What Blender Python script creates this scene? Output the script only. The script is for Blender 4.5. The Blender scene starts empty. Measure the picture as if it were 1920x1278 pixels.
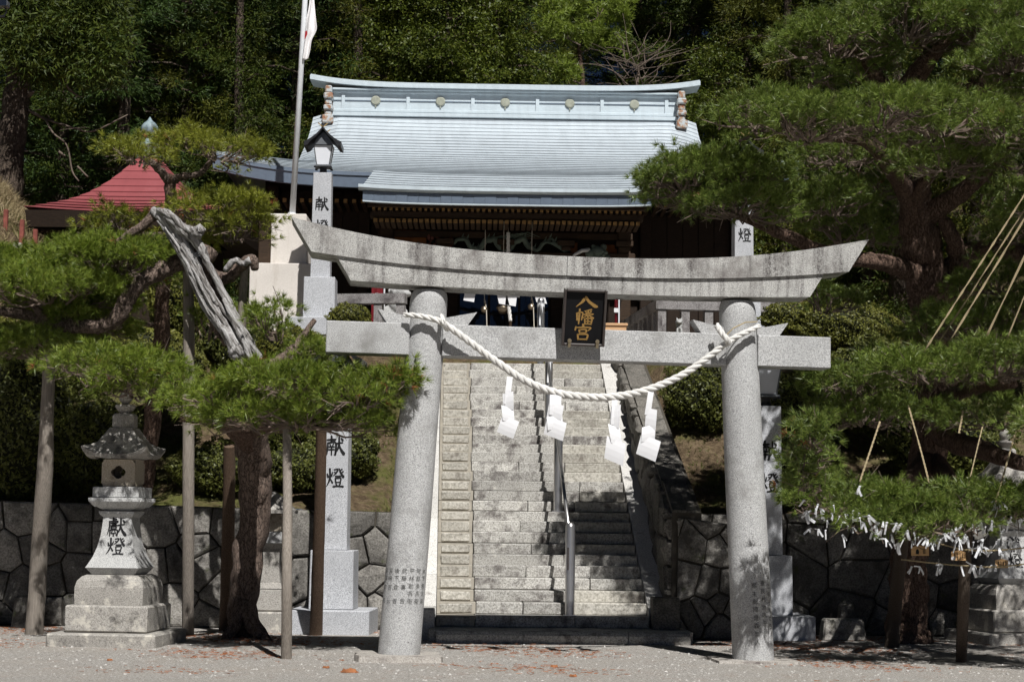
import bpy, math, random
import numpy as np
from mathutils import Vector, Matrix

RND = random.Random(11)
NR = np.random.default_rng(11)
SC = bpy.context.scene
COL = SC.collection

# ------------------------------------------------------------------ camera, sky, sun, exposure
FPX = 3333.0                                   # focal length in pixels of the 1920 px wide photograph
PITCH = math.atan(339.0 / FPX)
ROLL = 0.012
CAM = Vector((0, 0, 1.6))
_f = Vector((0, math.cos(PITCH), math.sin(PITCH)))
_u0 = Vector((0, -math.sin(PITCH), math.cos(PITCH)))
_r0 = Vector((1, 0, 0))
_r = _r0 * math.cos(ROLL) + _u0 * math.sin(ROLL)
_u = _u0 * math.cos(ROLL) - _r0 * math.sin(ROLL)
cam_data = bpy.data.cameras.new('camera')
cam = bpy.data.objects.new('camera', cam_data)
COL.objects.link(cam)
cm = Matrix((( _r.x, _u.x, -_f.x, CAM.x), (_r.y, _u.y, -_f.y, CAM.y), (_r.z, _u.z, -_f.z, CAM.z), (0, 0, 0, 1)))
cam.matrix_world = cm
cam_data.sensor_width = 36
cam_data.lens = FPX / 1920 * 36
cam_data.clip_end = 3000
SC.camera = cam

SUN_EL, SUN_AZ = math.radians(51), math.radians(17)      # azimuth: degrees to the right of straight behind the camera
world = bpy.data.worlds.new('World')
SC.world = world
world.use_nodes = True
wn = world.node_tree
for n in list(wn.nodes): wn.nodes.remove(n)
sky = wn.nodes.new('ShaderNodeTexSky'); sky.sky_type = 'NISHITA'; sky.sun_disc = False
sky.sun_elevation = SUN_EL
sky.sun_rotation = math.pi - SUN_AZ
sky.air_density = 0.10; sky.dust_density = 0.0; sky.ozone_density = 2.0; sky.altitude = 600
bg = wn.nodes.new('ShaderNodeBackground'); bg.inputs['Strength'].default_value = 0.05
wo = wn.nodes.new('ShaderNodeOutputWorld')
wn.links.new(sky.outputs[0], bg.inputs[0]); wn.links.new(bg.outputs[0], wo.inputs[0])
sl = bpy.data.lights.new('sun', 'SUN'); sl.energy = 5.0; sl.angle = math.radians(0.5); sl.color = (1.0, 0.98, 0.955)
so = bpy.data.objects.new('sun', sl); COL.objects.link(so)
SUN_FROM = Vector((math.sin(SUN_AZ) * math.cos(SUN_EL), -math.cos(SUN_AZ) * math.cos(SUN_EL), math.sin(SUN_EL)))
so.rotation_euler = (-SUN_FROM).to_track_quat('-Z', 'Y').to_euler()
so.location = SUN_FROM * 60
SC.view_settings.view_transform = 'Standard'
SC.view_settings.look = 'None'
SC.view_settings.exposure = 0.14
SC.view_settings.gamma = 1.0
SC.view_settings.use_curve_mapping = False
SC.render.engine = 'CYCLES'
SC.cycles.max_bounces = 4
SC.cycles.use_adaptive_sampling = True
SC.cycles.adaptive_threshold = 0.03
SC.cycles.adaptive_min_samples = 16
SC.cycles.diffuse_bounces = 2
SC.cycles.glossy_bounces = 3
SC.cycles.transmission_bounces = 2
SC.cycles.use_denoising = True
SC.cycles.debug_use_spatial_splits = True
SC.cycles.sample_clamp_indirect = 4.0

# ------------------------------------------------------------------ helpers
def at(px, py, d):
    """world point that the photograph shows at pixel (px, py), d metres in front of the camera (world y)"""
    v = _f + _r * ((px - 960) / FPX) - _u * ((py - 639) / FPX)
    return CAM + v * (d / v.y)

def gpt(px, py, z=0.0):
    v = _f + _r * ((px - 960) / FPX) - _u * ((py - 639) / FPX)
    return CAM + v * ((z - CAM.z) / v.z)

def ppm(d): return FPX / d

WM = {}
def thing(name, label, cat, loc=(0, 0, 0), rotz=0.0, group=None, mat4=None, scale=1.0):
    o = bpy.data.objects.new(name, None)
    COL.objects.link(o)
    o.empty_display_size = 0.2
    m = mat4 if mat4 is not None else Matrix.Translation(Vector(loc)) @ Matrix.Rotation(rotz, 4, 'Z') @ Matrix.Scale(scale, 4)
    o.matrix_world = m
    WM[o] = m.copy()
    tag(o, label, cat, group)
    return o

def tag(o, label=None, cat=None, group=None, kind=None):
    if label: o['label'] = label
    if cat: o['category'] = cat
    if group: o['group'] = group
    if kind: o['kind'] = kind
    return o

def link(name, me, mat, parent=None, smooth=False):
    o = bpy.data.objects.new(name, me)
    COL.objects.link(o)
    if mat is not None and len(me.materials) == 0: me.materials.append(mat)
    if parent is not None:
        o.parent = parent
        WM[o] = WM[parent]
    else:
        WM[o] = Matrix.Identity(4)
    return o

class MB:
    """collects shapes and links them as one mesh object"""
    def __init__(s): s.v = []; s.f = []; s.mi = []; s.cur = 0
    def add(s, vs, fs):
        o = len(s.v)
        s.v.extend([tuple(v) for v in vs])
        for f in fs:
            s.f.append(tuple(i + o for i in f)); s.mi.append(s.cur)
        return s
    def box(s, x0, x1, y0, y1, z0, z1, b=0.0, top=None):
        """box, chamfered by b; top=(tx,ty) shrinks the top on each side"""
        tx, ty = top or (0, 0)
        if b <= 0:
            vs = [(x0, y0, z0), (x1, y0, z0), (x1, y1, z0), (x0, y1, z0), (x0 + tx, y0 + ty, z1), (x1 - tx, y0 + ty, z1), (x1 - tx, y1 - ty, z1), (x0 + tx, y1 - ty, z1)]
            return s.add(vs, [(3, 2, 1, 0), (4, 5, 6, 7), (0, 1, 5, 4), (1, 2, 6, 5), (2, 3, 7, 6), (3, 0, 4, 7)])
        vs, fs, idx = [], [], {}
        for i in (0, 1):
            for j in (0, 1):
                for k in (0, 1):
                    ax, ay = (tx, ty) if k else (0, 0)
                    X = (x0 + ax, x1 - ax)[i]; Y = (y0 + ay, y1 - ay)[j]; Z = (z0, z1)[k]
                    dx, dy, dz = (b, -b)[i], (b, -b)[j], (b, -b)[k]
                    idx[i, j, k, 0] = len(vs); vs.append((X, Y + dy, Z + dz))
                    idx[i, j, k, 1] = len(vs); vs.append((X + dx, Y, Z + dz))
                    idx[i, j, k, 2] = len(vs); vs.append((X + dx, Y + dy, Z))
        I = idx
        fs += [(I[0,0,0,0], I[0,0,1,0], I[0,1,1,0], I[0,1,0,0]), (I[1,0,0,0], I[1,1,0,0], I[1,1,1,0], I[1,0,1,0]),
               (I[0,0,0,1], I[1,0,0,1], I[1,0,1,1], I[0,0,1,1]), (I[0,1,0,1], I[0,1,1,1], I[1,1,1,1], I[1,1,0,1]),
               (I[0,0,0,2], I[0,1,0,2], I[1,1,0,2], I[1,0,0,2]), (I[0,0,1,2], I[1,0,1,2], I[1,1,1,2], I[0,1,1,2])]
        for i in (0, 1):
            for j in (0, 1):
                a, c = (i, j, 0), (i, j, 1)
                fs.append((I[a + (0,)], I[a + (1,)], I[c + (1,)], I[c + (0,)]))
                a, c = (i, 0, j), (i, 1, j)
                fs.append((I[a + (0,)], I[a + (2,)], I[c + (2,)], I[c + (0,)]))
                a, c = (0, i, j), (1, i, j)
                fs.append((I[a + (1,)], I[a + (2,)], I[c + (2,)], I[c + (1,)]))
                for k in (0, 1): fs.append((I[i,j,k,0], I[i,j,k,1], I[i,j,k,2]))
        return s.add(vs, fs)
    def tube(s, path, rad, n=8, cap=True, wob=0.0, seed=0):
        P = [Vector(p) for p in path]
        rr = rad if hasattr(rad, '__len__') else [rad] * len(P)
        rg = random.Random(seed)
        ph = rg.random() * 6
        prev = None; rings = []
        for i, p in enumerate(P):
            t = (P[min(i + 1, len(P) - 1)] - P[max(i - 1, 0)])
            if t.length < 1e-9: t = Vector((0, 0, 1))
            t.normalize()
            if prev is None:
                a = t.orthogonal().normalized()
            else:
                a = (prev - t * prev.dot(t))
                a = a.normalized() if a.length > 1e-6 else t.orthogonal().normalized()
            prev = a
            b = t.cross(a)
            ring = []
            for k in range(n):
                an = 2 * math.pi * k / n
                r = rr[i] * (1 + (wob * (math.sin(3 * an + ph + i * 0.9) * 0.5 + rg.uniform(-1, 1) * 0.6) if wob else 0))
                ring.append(p + a * (math.cos(an) * r) + b * (math.sin(an) * r))
            rings.append(ring)
        vs = [q for r_ in rings for q in r_]
        fs = []
        for i in range(len(P) - 1):
            for k in range(n):
                k2 = (k + 1) % n
                fs.append((i * n + k, i * n + k2, (i + 1) * n + k2, (i + 1) * n + k))
        if cap:
            fs.append(tuple(range(n - 1, -1, -1)))
            fs.append(tuple((len(P) - 1) * n + k for k in range(n)))
        return s.add(vs, fs)
    def lathe(s, prof, n=24, c=(0, 0), square=0, rot=0.0, cap=True):
        """prof: list of (r, z); square = number of sides for polygonal sections (r is then the half width)"""
        m = square or n
        off = rot + (math.pi / m if square else 0)
        k_ = 1 / math.cos(math.pi / m) if square else 1
        vs = []
        for r, z in prof:
            for k in range(m):
                a = off + 2 * math.pi * k / m
                vs.append((c[0] + r * k_ * math.cos(a), c[1] + r * k_ * math.sin(a), z))
        fs = []
        for i in range(len(prof) - 1):
            for k in range(m):
                k2 = (k + 1) % m
                fs.append((i * m + k, i * m + k2, (i + 1) * m + k2, (i + 1) * m + k))
        if cap:
            fs.append(tuple(range(m - 1, -1, -1)))
            fs.append(tuple((len(prof) - 1) * m + k for k in range(m)))
        return s.add(vs, fs)
    def grid(s, fn, nu, nv, flip=False):
        vs = [fn(i / nu, j / nv) for j in range(nv + 1) for i in range(nu + 1)]
        fs = []
        for j in range(nv):
            for i in range(nu):
                a = j * (nu + 1) + i
                q = (a, a + 1, a + nu + 2, a + nu + 1)
                fs.append(q[::-1] if flip else q)
        return s.add(vs, fs)
    def prism(s, poly, fn0, fn1):
        """poly: 2D outline; fn0/fn1 map a 2D point to the back/front 3D point"""
        n = len(poly)
        vs = [fn0(*p) for p in poly] + [fn1(*p) for p in poly]
        fs = [tuple(range(n - 1, -1, -1)), tuple(range(n, 2 * n))]
        for k in range(n):
            k2 = (k + 1) % n
            fs.append((k, k2, n + k2, n + k))
        return s.add(vs, fs)
    def sphere(s, c, r, n=10, m=6, sq=(1, 1, 1)):
        vs, fs = [], []
        for j in range(m + 1):
            th = math.pi * j / m
            for i in range(n):
                a = 2 * math.pi * i / n
                vs.append((c[0] + r * sq[0] * math.sin(th) * math.cos(a), c[1] + r * sq[1] * math.sin(th) * math.sin(a), c[2] + r * sq[2] * math.cos(th)))
        for j in range(m):
            for i in range(n):
                i2 = (i + 1) % n
                fs.append((j * n + i, (j + 1) * n + i, (j + 1) * n + i2, j * n + i2))
        return s.add(vs, fs)
    def build(s, name, mat, parent=None, smooth=False, world=False, sharp=None):
        me = bpy.data.meshes.new(name)
        vs = s.v
        if world and parent is not None:
            inv = WM[parent].inverted()
            vs = [tuple(inv @ Vector(v)) for v in vs]
        me.from_pydata(vs, [], s.f)
        mats = mat if isinstance(mat, (list, tuple)) else [mat]
        for m in mats: me.materials.append(m)
        if len(mats) > 1: me.polygons.foreach_set('material_index', s.mi)
        me.validate()
        import bmesh
        bm = bmesh.new(); bm.from_mesh(me)
        bmesh.ops.recalc_face_normals(bm, faces=bm.faces)
        bm.to_mesh(me); bm.free()
        if smooth:
            me.polygons.foreach_set('use_smooth', [True] * len(me.polygons))
            if sharp is not None:
                me.set_sharp_from_angle(angle=math.radians(sharp))
        return link(name, me, None, parent)

def np_mesh(name, V, tri, mat, parent=None, world=True, smooth=False):
    """V (n,3), tri (m,k) numpy arrays"""
    V = np.asarray(V, np.float64)
    if parent is not None and world:
        inv = np.array(WM[parent].inverted())
        V = V @ inv[:3, :3].T + inv[:3, 3]
    me = bpy.data.meshes.new(name)
    n, m, k = len(V), len(tri), tri.shape[1]
    me.vertices.add(n); me.vertices.foreach_set('co', V.astype(np.float32).ravel())
    me.loops.add(m * k); me.loops.foreach_set('vertex_index', tri.astype(np.int32).ravel())
    me.polygons.add(m)
    me.polygons.foreach_set('loop_start', np.arange(0, m * k, k, dtype=np.int32))
    me.polygons.foreach_set('loop_total', np.full(m, k, dtype=np.int32))
    me.update(calc_edges=True)
    me.materials.append(mat)
    if smooth: me.polygons.foreach_set('use_smooth', [True] * m)
    return link(name, me, None, parent)

def copy_tree(o, parent=None, m=None):
    c = o.copy(); COL.objects.link(c)
    c.parent = parent
    if m is not None:
        c.matrix_world = m; WM[c] = m.copy()
    elif parent is not None: WM[c] = WM[parent]
    for ch in list(o.children): copy_tree(ch, c)
    return c

def spline(pts, n):
    """Catmull-Rom through pts (lists of equal length), n samples per span"""
    P = [np.array(p, float) for p in pts]
    P = [2 * P[0] - P[1]] + P + [2 * P[-1] - P[-2]]
    out = []
    for i in range(1, len(P) - 2):
        for k in range(n):
            t = k / n
            a, b, c, d = P[i - 1], P[i], P[i + 1], P[i + 2]
            out.append(0.5 * (2 * b + (c - a) * t + (2 * a - 5 * b + 4 * c - d) * t * t + (3 * b - a - 3 * c + d) * t ** 3))
    out.append(P[-2])
    return out

def sstep(a, b, x):
    t = min(1, max(0, (x - a) / (b - a)))
    return t * t * (3 - 2 * t)

# ------------------------------------------------------------------ materials
class NT:
    def __init__(s, name):
        s.m = bpy.data.materials.new(name); s.m.use_nodes = True
        s.t = s.m.node_tree
        for n in list(s.t.nodes): s.t.nodes.remove(n)
        s.out = s.n('ShaderNodeOutputMaterial')
    def n(s, typ, **kw):
        nd = s.t.nodes.new(typ)
        for k, v in kw.items(): setattr(nd, k, v)
        return nd
    def l(s, a, b): s.t.links.new(a, b)
    def coord(s, scale=(1, 1, 1), which='Object', rand=False):
        tc = s.n('ShaderNodeTexCoord')
        mp = s.n('ShaderNodeMapping'); mp.inputs['Scale'].default_value = scale
        src = tc.outputs[which]
        if rand:
            oi = s.n('ShaderNodeObjectInfo')
            mu = s.n('ShaderNodeVectorMath', operation='MULTIPLY_ADD')
            s.l(src, mu.inputs[0]); mu.inputs[1].default_value = (1, 1, 1)
            sc = s.n('ShaderNodeMath', operation='MULTIPLY'); sc.inputs[1].default_value = 37.0
            s.l(oi.outputs['Random'], sc.inputs[0]); s.l(sc.outputs[0], mu.inputs[2])
            src = mu.outputs[0]
        s.l(src, mp.inputs['Vector'])
        return mp.outputs[0]
    def world(s, scale=(1, 1, 1)):
        g = s.n('ShaderNodeNewGeometry')
        mp = s.n('ShaderNodeMapping'); mp.inputs['Scale'].default_value = scale
        s.l(g.outputs['Position'], mp.inputs['Vector'])
        return mp.outputs[0]
    def noise(s, vec, scale, detail=4, rough=0.55):
        nd = s.n('ShaderNodeTexNoise'); nd.inputs['Scale'].default_value = scale
        nd.inputs['Detail'].default_value = detail; nd.inputs['Roughness'].default_value = rough
        s.l(vec, nd.inputs['Vector'])
        return nd.outputs['Fac']
    def ramp(s, fac, stops):
        r = s.n('ShaderNodeValToRGB')
        e = r.color_ramp.elements
        while len(e) < len(stops): e.new(0.5)
        for el, (p, c) in zip(e, stops):
            el.position = p
            el.color = (c, c, c, 1) if not hasattr(c, '__len__') else (*c[:3], 1)
        s.l(fac, r.inputs[0])
        return r.outputs[0]
    def mix(s, fac, a, b, mode='MIX'):
        mx = s.n('ShaderNodeMix', data_type='RGBA', blend_type=mode)
        for sock, val in ((mx.inputs['Factor'], fac), (mx.inputs['A'], a), (mx.inputs['B'], b)):
            if hasattr(val, 'links') or hasattr(val, 'is_linked'): s.l(val, sock)
            elif hasattr(val, '__len__'): sock.default_value = (*val[:3], 1)
            else: sock.default_value = val
        return mx.outputs['Result']
    def bump(s, h, strength=0.3, dist=0.01, prev=None):
        b = s.n('ShaderNodeBump'); b.inputs['Strength'].default_value = strength; b.inputs['Distance'].default_value = dist
        s.l(h, b.inputs['Height'])
        if prev is not None: s.l(prev, b.inputs['Normal'])
        return b.outputs[0]
    def pbsdf(s, color, rough=0.8, normal=None, metal=0.0, spec=0.3, **kw):
        p = s.n('ShaderNodeBsdfPrincipled')
        for sock, val in ((p.inputs['Base Color'], color), (p.inputs['Roughness'], rough)):
            if hasattr(val, 'is_linked'): s.l(val, sock)
            elif hasattr(val, '__len__'): sock.default_value = (*val[:3], 1)
            else: sock.default_value = val
        p.inputs['Metallic'].default_value = metal
        p.inputs['Specular IOR Level'].default_value = spec
        if normal is not None: s.l(normal, p.inputs['Normal'])
        return p.outputs[0]
    def done(s, sh):
        s.l(sh, s.out.inputs['Surface']); return s.m

def objrand(t, lo, hi):
    oi = t.n('ShaderNodeObjectInfo')
    mr = t.n('ShaderNodeMapRange'); mr.inputs['To Min'].default_value = lo; mr.inputs['To Max'].default_value = hi
    t.l(oi.outputs['Random'], mr.inputs['Value'])
    return mr.outputs[0]

def m_plain(name, col, rough=0.7, metal=0.0, spec=0.3, var=0.12, scale=8, bump=0.0, bscale=60):
    t = NT(name)
    v = t.coord(rand=True)
    a = tuple(c * (1 - var) for c in col); b = tuple(min(1, c * (1 + var)) for c in col)
    c = t.ramp(t.noise(v, scale), [(0.3, a), (0.7, b)])
    nb = t.bump(t.noise(v, bscale, 3), bump, 0.01) if bump else None
    return t.done(t.pbsdf(c, rough, nb, metal, spec))

def m_granite(name, lo, mid, hi, sp=110, big=1.3, stain=None, bump=0.35, bscale=70, rough=0.8, tone=0.0, streak=None, vary=0.0):
    """speckled stone; stain=(colour, scale, threshold lo, hi): weathered patches; streak: vertical run-off marks"""
    t = NT(name)
    v = t.coord(rand=True)
    s1 = t.noise(v, sp, 2, 0.7)
    c = t.ramp(s1, [(0.30, lo), (0.47, mid), (0.62, hi)])
    bigf = t.noise(v, big, 5, 0.6)
    c = t.mix(t.ramp(bigf, [(0.3, 0.0), (0.75, 0.45)]), c, tuple(x * 0.62 for x in mid))
    if vary:
        r = objrand(t, 1 - vary, 1 + vary)
        cb = t.n('ShaderNodeCombineColor'); [t.l(r, cb.inputs[i]) for i in range(3)]
        c = t.mix(1.0, c, cb.outputs[0], 'MULTIPLY')
    if stain:
        for (scol, ssc, a, b) in stain:
            f = t.ramp(t.noise(v, ssc, 8, 0.68), [(a, 0.0), (b, 1.0)])
            c = t.mix(f, c, scol)
    if streak:
        scol, a, b, zlo, zhi = streak
        vv = t.coord((5.0, 5.0, 0.55), rand=False)
        f = t.ramp(t.noise(vv, 1.7, 7, 0.65), [(a, 0.0), (b, 1.0)])
        f2 = t.ramp(t.noise(v, 45, 3, 0.7), [(0.38, 0.25), (0.58, 1.0)])
        f = t.mix(1.0, f, f2, 'MULTIPLY')
        c = t.mix(f, c, scol)
    nb = t.bump(t.noise(v, bscale, 4, 0.65), bump, 0.012)
    nb = t.bump(t.noise(v, 6, 4), 0.12, 0.03, nb)
    return t.done(t.pbsdf(c, rough, nb, 0, 0.25))

def m_wood(name, a, b, scale=(30, 30, 2.0), rough=0.8, bump=0.4, which='Object', noise=3.0):
    t = NT(name)
    v = t.coord(scale, which, rand=True)
    f = t.noise(v, noise, 6, 0.65)
    c = t.ramp(f, [(0.28, a), (0.72, b)])
    v2 = t.coord(rand=True)
    c = t.mix(t.ramp(t.noise(v2, 3.0, 4), [(0.4, 0.0), (0.8, 0.5)]), c, tuple(x * 0.55 for x in b))
    return t.done(t.pbsdf(c, rough, t.bump(f, bump, 0.02), 0, 0.2))

def m_bark(name, dark, mid, light, scale=1.0):
    t = NT(name)
    v = t.coord((15 * scale, 15 * scale, 5.5 * scale), rand=True)
    vo = t.n('ShaderNodeTexVoronoi'); vo.feature = 'DISTANCE_TO_EDGE'; vo.inputs['Scale'].default_value = 1.6
    nd = t.n('ShaderNodeTexNoise'); nd.inputs['Scale'].default_value = 1.5; nd.inputs['Detail'].default_value = 5
    t.l(v, nd.inputs['Vector'])
    mx = t.n('ShaderNodeVectorMath', operation='MULTIPLY_ADD')
    t.l(nd.outputs['Color'], mx.inputs[0]); mx.inputs[1].default_value = (1.6, 1.6, 1.6); t.l(v, mx.inputs[2])
    t.l(mx.outputs[0], vo.inputs['Vector'])
    crack = t.ramp(vo.outputs['Distance'], [(0.0, 0.25), (0.13, 1.0)])
    c = t.ramp(t.noise(v, 2.2, 6, 0.7), [(0.3, mid), (0.7, light)])
    c = t.mix(crack, dark, c)
    nb = t.bump(crack, 0.7, 0.03)
    nb = t.bump(t.noise(v, 6, 5), 0.5, 0.02, nb)
    return t.done(t.pbsdf(c, 0.9, nb, 0, 0.15))

def m_leaf(name, dark, mid, light, trans=0.25, s1=1.2, s2=30, brown=None, rough=0.55, spec=0.3):
    t = NT(name)
    w = t.world()
    c = t.ramp(t.noise(w, s1, 3), [(0.32, dark), (0.68, mid)])
    c = t.mix(t.ramp(t.noise(w, s2, 2), [(0.35, 0.0), (0.75, 0.75)]), c, light)
    if brown:
        c = t.mix(t.ramp(t.noise(w, 3.1, 4, 0.7), [(0.60, 0.0), (0.72, 0.85)]), c, brown)
    p = t.pbsdf(c, rough, None, 0, spec)
    tr = t.n('ShaderNodeBsdfTranslucent'); t.l(c, tr.inputs['Color'])
    ms = t.n('ShaderNodeMixShader'); ms.inputs[0].default_value = trans
    t.l(p, ms.inputs[1]); t.l(tr.outputs[0], ms.inputs[2])
    return t.done(ms.outputs[0])

G = (0.30, 0.30, 0.29)
M = {}
M['torii'] = m_granite('torii_granite', (0.19, 0.19, 0.19), (0.43, 0.43, 0.425), (0.62, 0.62, 0.61), sp=85, bump=0.6, bscale=55,
    stain=[((0.25, 0.245, 0.235), 1.7, 0.54, 0.74), ((0.14, 0.135, 0.13), 10, 0.665, 0.70)])
M['torii_top'] = m_granite('torii_weathered_granite', (0.17, 0.165, 0.155), (0.40, 0.395, 0.375), (0.56, 0.55, 0.52), sp=85, bump=0.6, bscale=55,
    streak=((0.065, 0.056, 0.054), 0.48, 0.68, 0, 1), stain=[((0.15, 0.135, 0.125), 2.6, 0.48, 0.72)])
M['torii_base'] = m_granite('torii_base_stone', (0.22, 0.20, 0.18), (0.40, 0.37, 0.33), (0.52, 0.49, 0.45), sp=60, bump=0.5,
    stain=[((0.15, 0.13, 0.12), 3.5, 0.5, 0.68)])
M['post'] = m_granite('pale_granite', (0.17, 0.175, 0.19), (0.45, 0.46, 0.48), (0.66, 0.67, 0.69), sp=95, bump=0.12, bscale=120, rough=0.6)
M['lantern_granite'] = m_granite('lantern_granite', (0.19, 0.19, 0.19), (0.44, 0.44, 0.43), (0.62, 0.62, 0.60), sp=100, bump=0.3,
    stain=[((0.16, 0.15, 0.14), 4, 0.60, 0.72)])
M['lantern_old'] = m_granite('old_lantern_stone', (0.16, 0.15, 0.14), (0.34, 0.32, 0.29), (0.46, 0.44, 0.40), sp=70, bump=0.5,
    stain=[((0.52, 0.49, 0.43), 5, 0.55, 0.62), ((0.07, 0.065, 0.06), 3.1, 0.54, 0.68)])
M['firebox'] = m_granite('firebox_stone', (0.30, 0.25, 0.19), (0.45, 0.39, 0.30), (0.55, 0.49, 0.40), sp=60, bump=0.4,
    stain=[((0.20, 0.16, 0.12), 5, 0.55, 0.7)])
M['step'] = m_granite('step_stone', (0.16, 0.152, 0.14), (0.41, 0.396, 0.36), (0.62, 0.605, 0.57), sp=50, bump=0.6, bscale=35, vary=0.16,
    stain=[((0.095, 0.082, 0.077), 3.4, 0.49, 0.66), ((0.62, 0.60, 0.54), 4.5, 0.60, 0.72)])
M['step_rough'] = m_granite('rough_step_stone', (0.23, 0.215, 0.185), (0.40, 0.38, 0.33), (0.54, 0.515, 0.46), sp=28, bump=1.0, bscale=16, vary=0.14,
    stain=[((0.16, 0.14, 0.12), 3.6, 0.55, 0.70), ((0.58, 0.55, 0.48), 5, 0.58, 0.70)])
M['mortar'] = m_plain('mortar', (0.37, 0.34, 0.285), 0.95, var=0.15, bump=0.3)
M['stringer'] = m_granite('stringer_stone', (0.30, 0.29, 0.27), (0.58, 0.565, 0.53), (0.72, 0.70, 0.66), sp=60, bump=0.3, vary=0.08,
    stain=[((0.22, 0.20, 0.18), 2.5, 0.58, 0.72)])
M['wallstone'] = m_granite('wall_stone', (0.09, 0.085, 0.075), (0.195, 0.183, 0.163), (0.29, 0.275, 0.25), sp=40, bump=0.9, bscale=18, vary=0.42,
    stain=[((0.055, 0.05, 0.045), 2.2, 0.48, 0.66), ((0.36, 0.355, 0.32), 5.5, 0.64, 0.70), ((0.07, 0.08, 0.035), 3.7, 0.60, 0.70)])
M['dark_shade_stone'] = m_granite('dark_shade_rubble', (0.06, 0.056, 0.05), (0.13, 0.12, 0.105), (0.22, 0.205, 0.18), sp=40, bump=0.8, bscale=20, vary=0.25,  # dark stone, also carrying the shade of the flank wall's face and caps
    stain=[((0.05, 0.05, 0.042), 2.2, 0.5, 0.66)])
M['wallback'] = m_plain('wall_joint_earth', (0.07, 0.062, 0.05), 0.95)
M['fence'] = m_granite('fence_stone', (0.10, 0.09, 0.09), (0.23, 0.215, 0.21), (0.36, 0.35, 0.34), sp=60, bump=0.4,
    stain=[((0.45, 0.44, 0.41), 4, 0.62, 0.70), ((0.07, 0.06, 0.06), 2.6, 0.5, 0.68)])
M['ink'] = m_plain('black_ink', (0.012, 0.012, 0.013), 0.6, var=0.2)
M['engraved'] = m_plain('engraved_grey', (0.11, 0.11, 0.105), 0.9, var=0.3, scale=60)
M['gold'] = m_plain('gold_leaf', (0.36, 0.215, 0.065), 0.5, metal=0.35, spec=0.5, var=0.2, scale=40)
M['brass'] = m_plain('dull_brass', (0.30, 0.25, 0.17), 0.45, metal=0.8)
M['lacquer'] = m_plain('black_lacquer', (0.005, 0.005, 0.006), 0.55, spec=0.2, var=0.1)
M['plaqueframe'] = m_plain('dark_plaque_frame', (0.045, 0.036, 0.032), 0.45, spec=0.5)
M['rope_white'] = m_plain('white_rope', (0.68, 0.665, 0.63), 0.8, var=0.12, scale=14, bump=0.5, bscale=110)
M['paper'] = m_plain('white_paper', (0.74, 0.74, 0.75), 0.6, var=0.02)
M['paper_slip'] = m_plain('fortune_paper', (0.66, 0.67, 0.68), 0.7, var=0.06)
M['straw'] = m_wood('straw_rope', (0.30, 0.235, 0.13), (0.52, 0.43, 0.27), (60, 60, 60), 0.85, 0.5)
M['steel'] = m_plain('stainless_steel', (0.56, 0.55, 0.54), 0.30, metal=0.9, spec=0.6, var=0.05)
M['steel_dull'] = m_plain('painted_flagpole_metal', (0.74, 0.76, 0.78), 0.4, metal=0.0, spec=0.5, var=0.05)
M['white_paint'] = m_granite('cream_paint', (0.62, 0.575, 0.52), (0.66, 0.615, 0.56), (0.70, 0.655, 0.60), sp=30, big=0.8, bump=0.1, streak=((0.42, 0.37, 0.31), 0.56, 0.80, 0, 1))
M['prop'] = m_wood('weathered_prop_wood', (0.16, 0.135, 0.11), (0.36, 0.32, 0.275), (26, 26, 1.3), 0.85, 0.6)
M['prop_brown'] = m_wood('brown_prop_wood', (0.07, 0.045, 0.03), (0.19, 0.13, 0.09), (26, 26, 1.3), 0.85, 0.6)
M['prop_dark'] = m_wood('dark_stake_wood', (0.04, 0.03, 0.024), (0.11, 0.085, 0.065), (26, 26, 1.3), 0.85, 0.6)
M['bark'] = m_bark('pine_bark', (0.03, 0.022, 0.018), (0.13, 0.092, 0.072), (0.26, 0.20, 0.165))
M['bark_red'] = m_bark('red_pine_bark', (0.03, 0.019, 0.015), (0.105, 0.064, 0.047), (0.21, 0.145, 0.11))
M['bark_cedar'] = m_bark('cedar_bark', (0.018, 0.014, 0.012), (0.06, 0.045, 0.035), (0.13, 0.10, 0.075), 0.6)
M['twig'] = m_plain('twig_brown', (0.165, 0.125, 0.10), 0.9, var=0.4, scale=4)
M['twig_pale'] = m_plain('bare_twig', (0.13, 0.10, 0.078), 0.9, var=0.3, scale=4)
M['needle'] = m_leaf('pine_needles', (0.055, 0.110, 0.010), (0.145, 0.225, 0.020), (0.37, 0.40, 0.075), 0.20, 1.4, 26, (0.12, 0.095, 0.045), 0.42, 0.4)
M['needle_right'] = m_leaf('pine_needles_blue', (0.045, 0.092, 0.014), (0.120, 0.190, 0.026), (0.32, 0.36, 0.085), 0.20, 1.4, 26, (0.10, 0.08, 0.045), 0.42, 0.4)
M['needle_yellow'] = m_leaf('yellowish_pine_needles', (0.095, 0.130, 0.012), (0.215, 0.245, 0.024), (0.42, 0.41, 0.075), 0.22, 1.4, 26, (0.16, 0.12, 0.05), 0.42, 0.4)
M['needle_dead'] = m_plain('dead_needles', (0.32, 0.12, 0.05), 0.85, var=0.3)
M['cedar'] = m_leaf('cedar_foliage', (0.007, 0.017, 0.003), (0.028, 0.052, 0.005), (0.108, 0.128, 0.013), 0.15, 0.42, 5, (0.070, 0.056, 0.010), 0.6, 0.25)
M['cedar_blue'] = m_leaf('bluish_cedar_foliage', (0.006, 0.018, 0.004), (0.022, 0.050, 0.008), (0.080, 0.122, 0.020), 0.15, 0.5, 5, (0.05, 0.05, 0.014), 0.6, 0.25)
M['cedar_gold'] = m_leaf('golden_cedar_foliage', (0.015, 0.023, 0.003), (0.050, 0.066, 0.006), (0.16, 0.155, 0.016), 0.15, 0.5, 5, (0.12, 0.075, 0.02), 0.6, 0.25)
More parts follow.
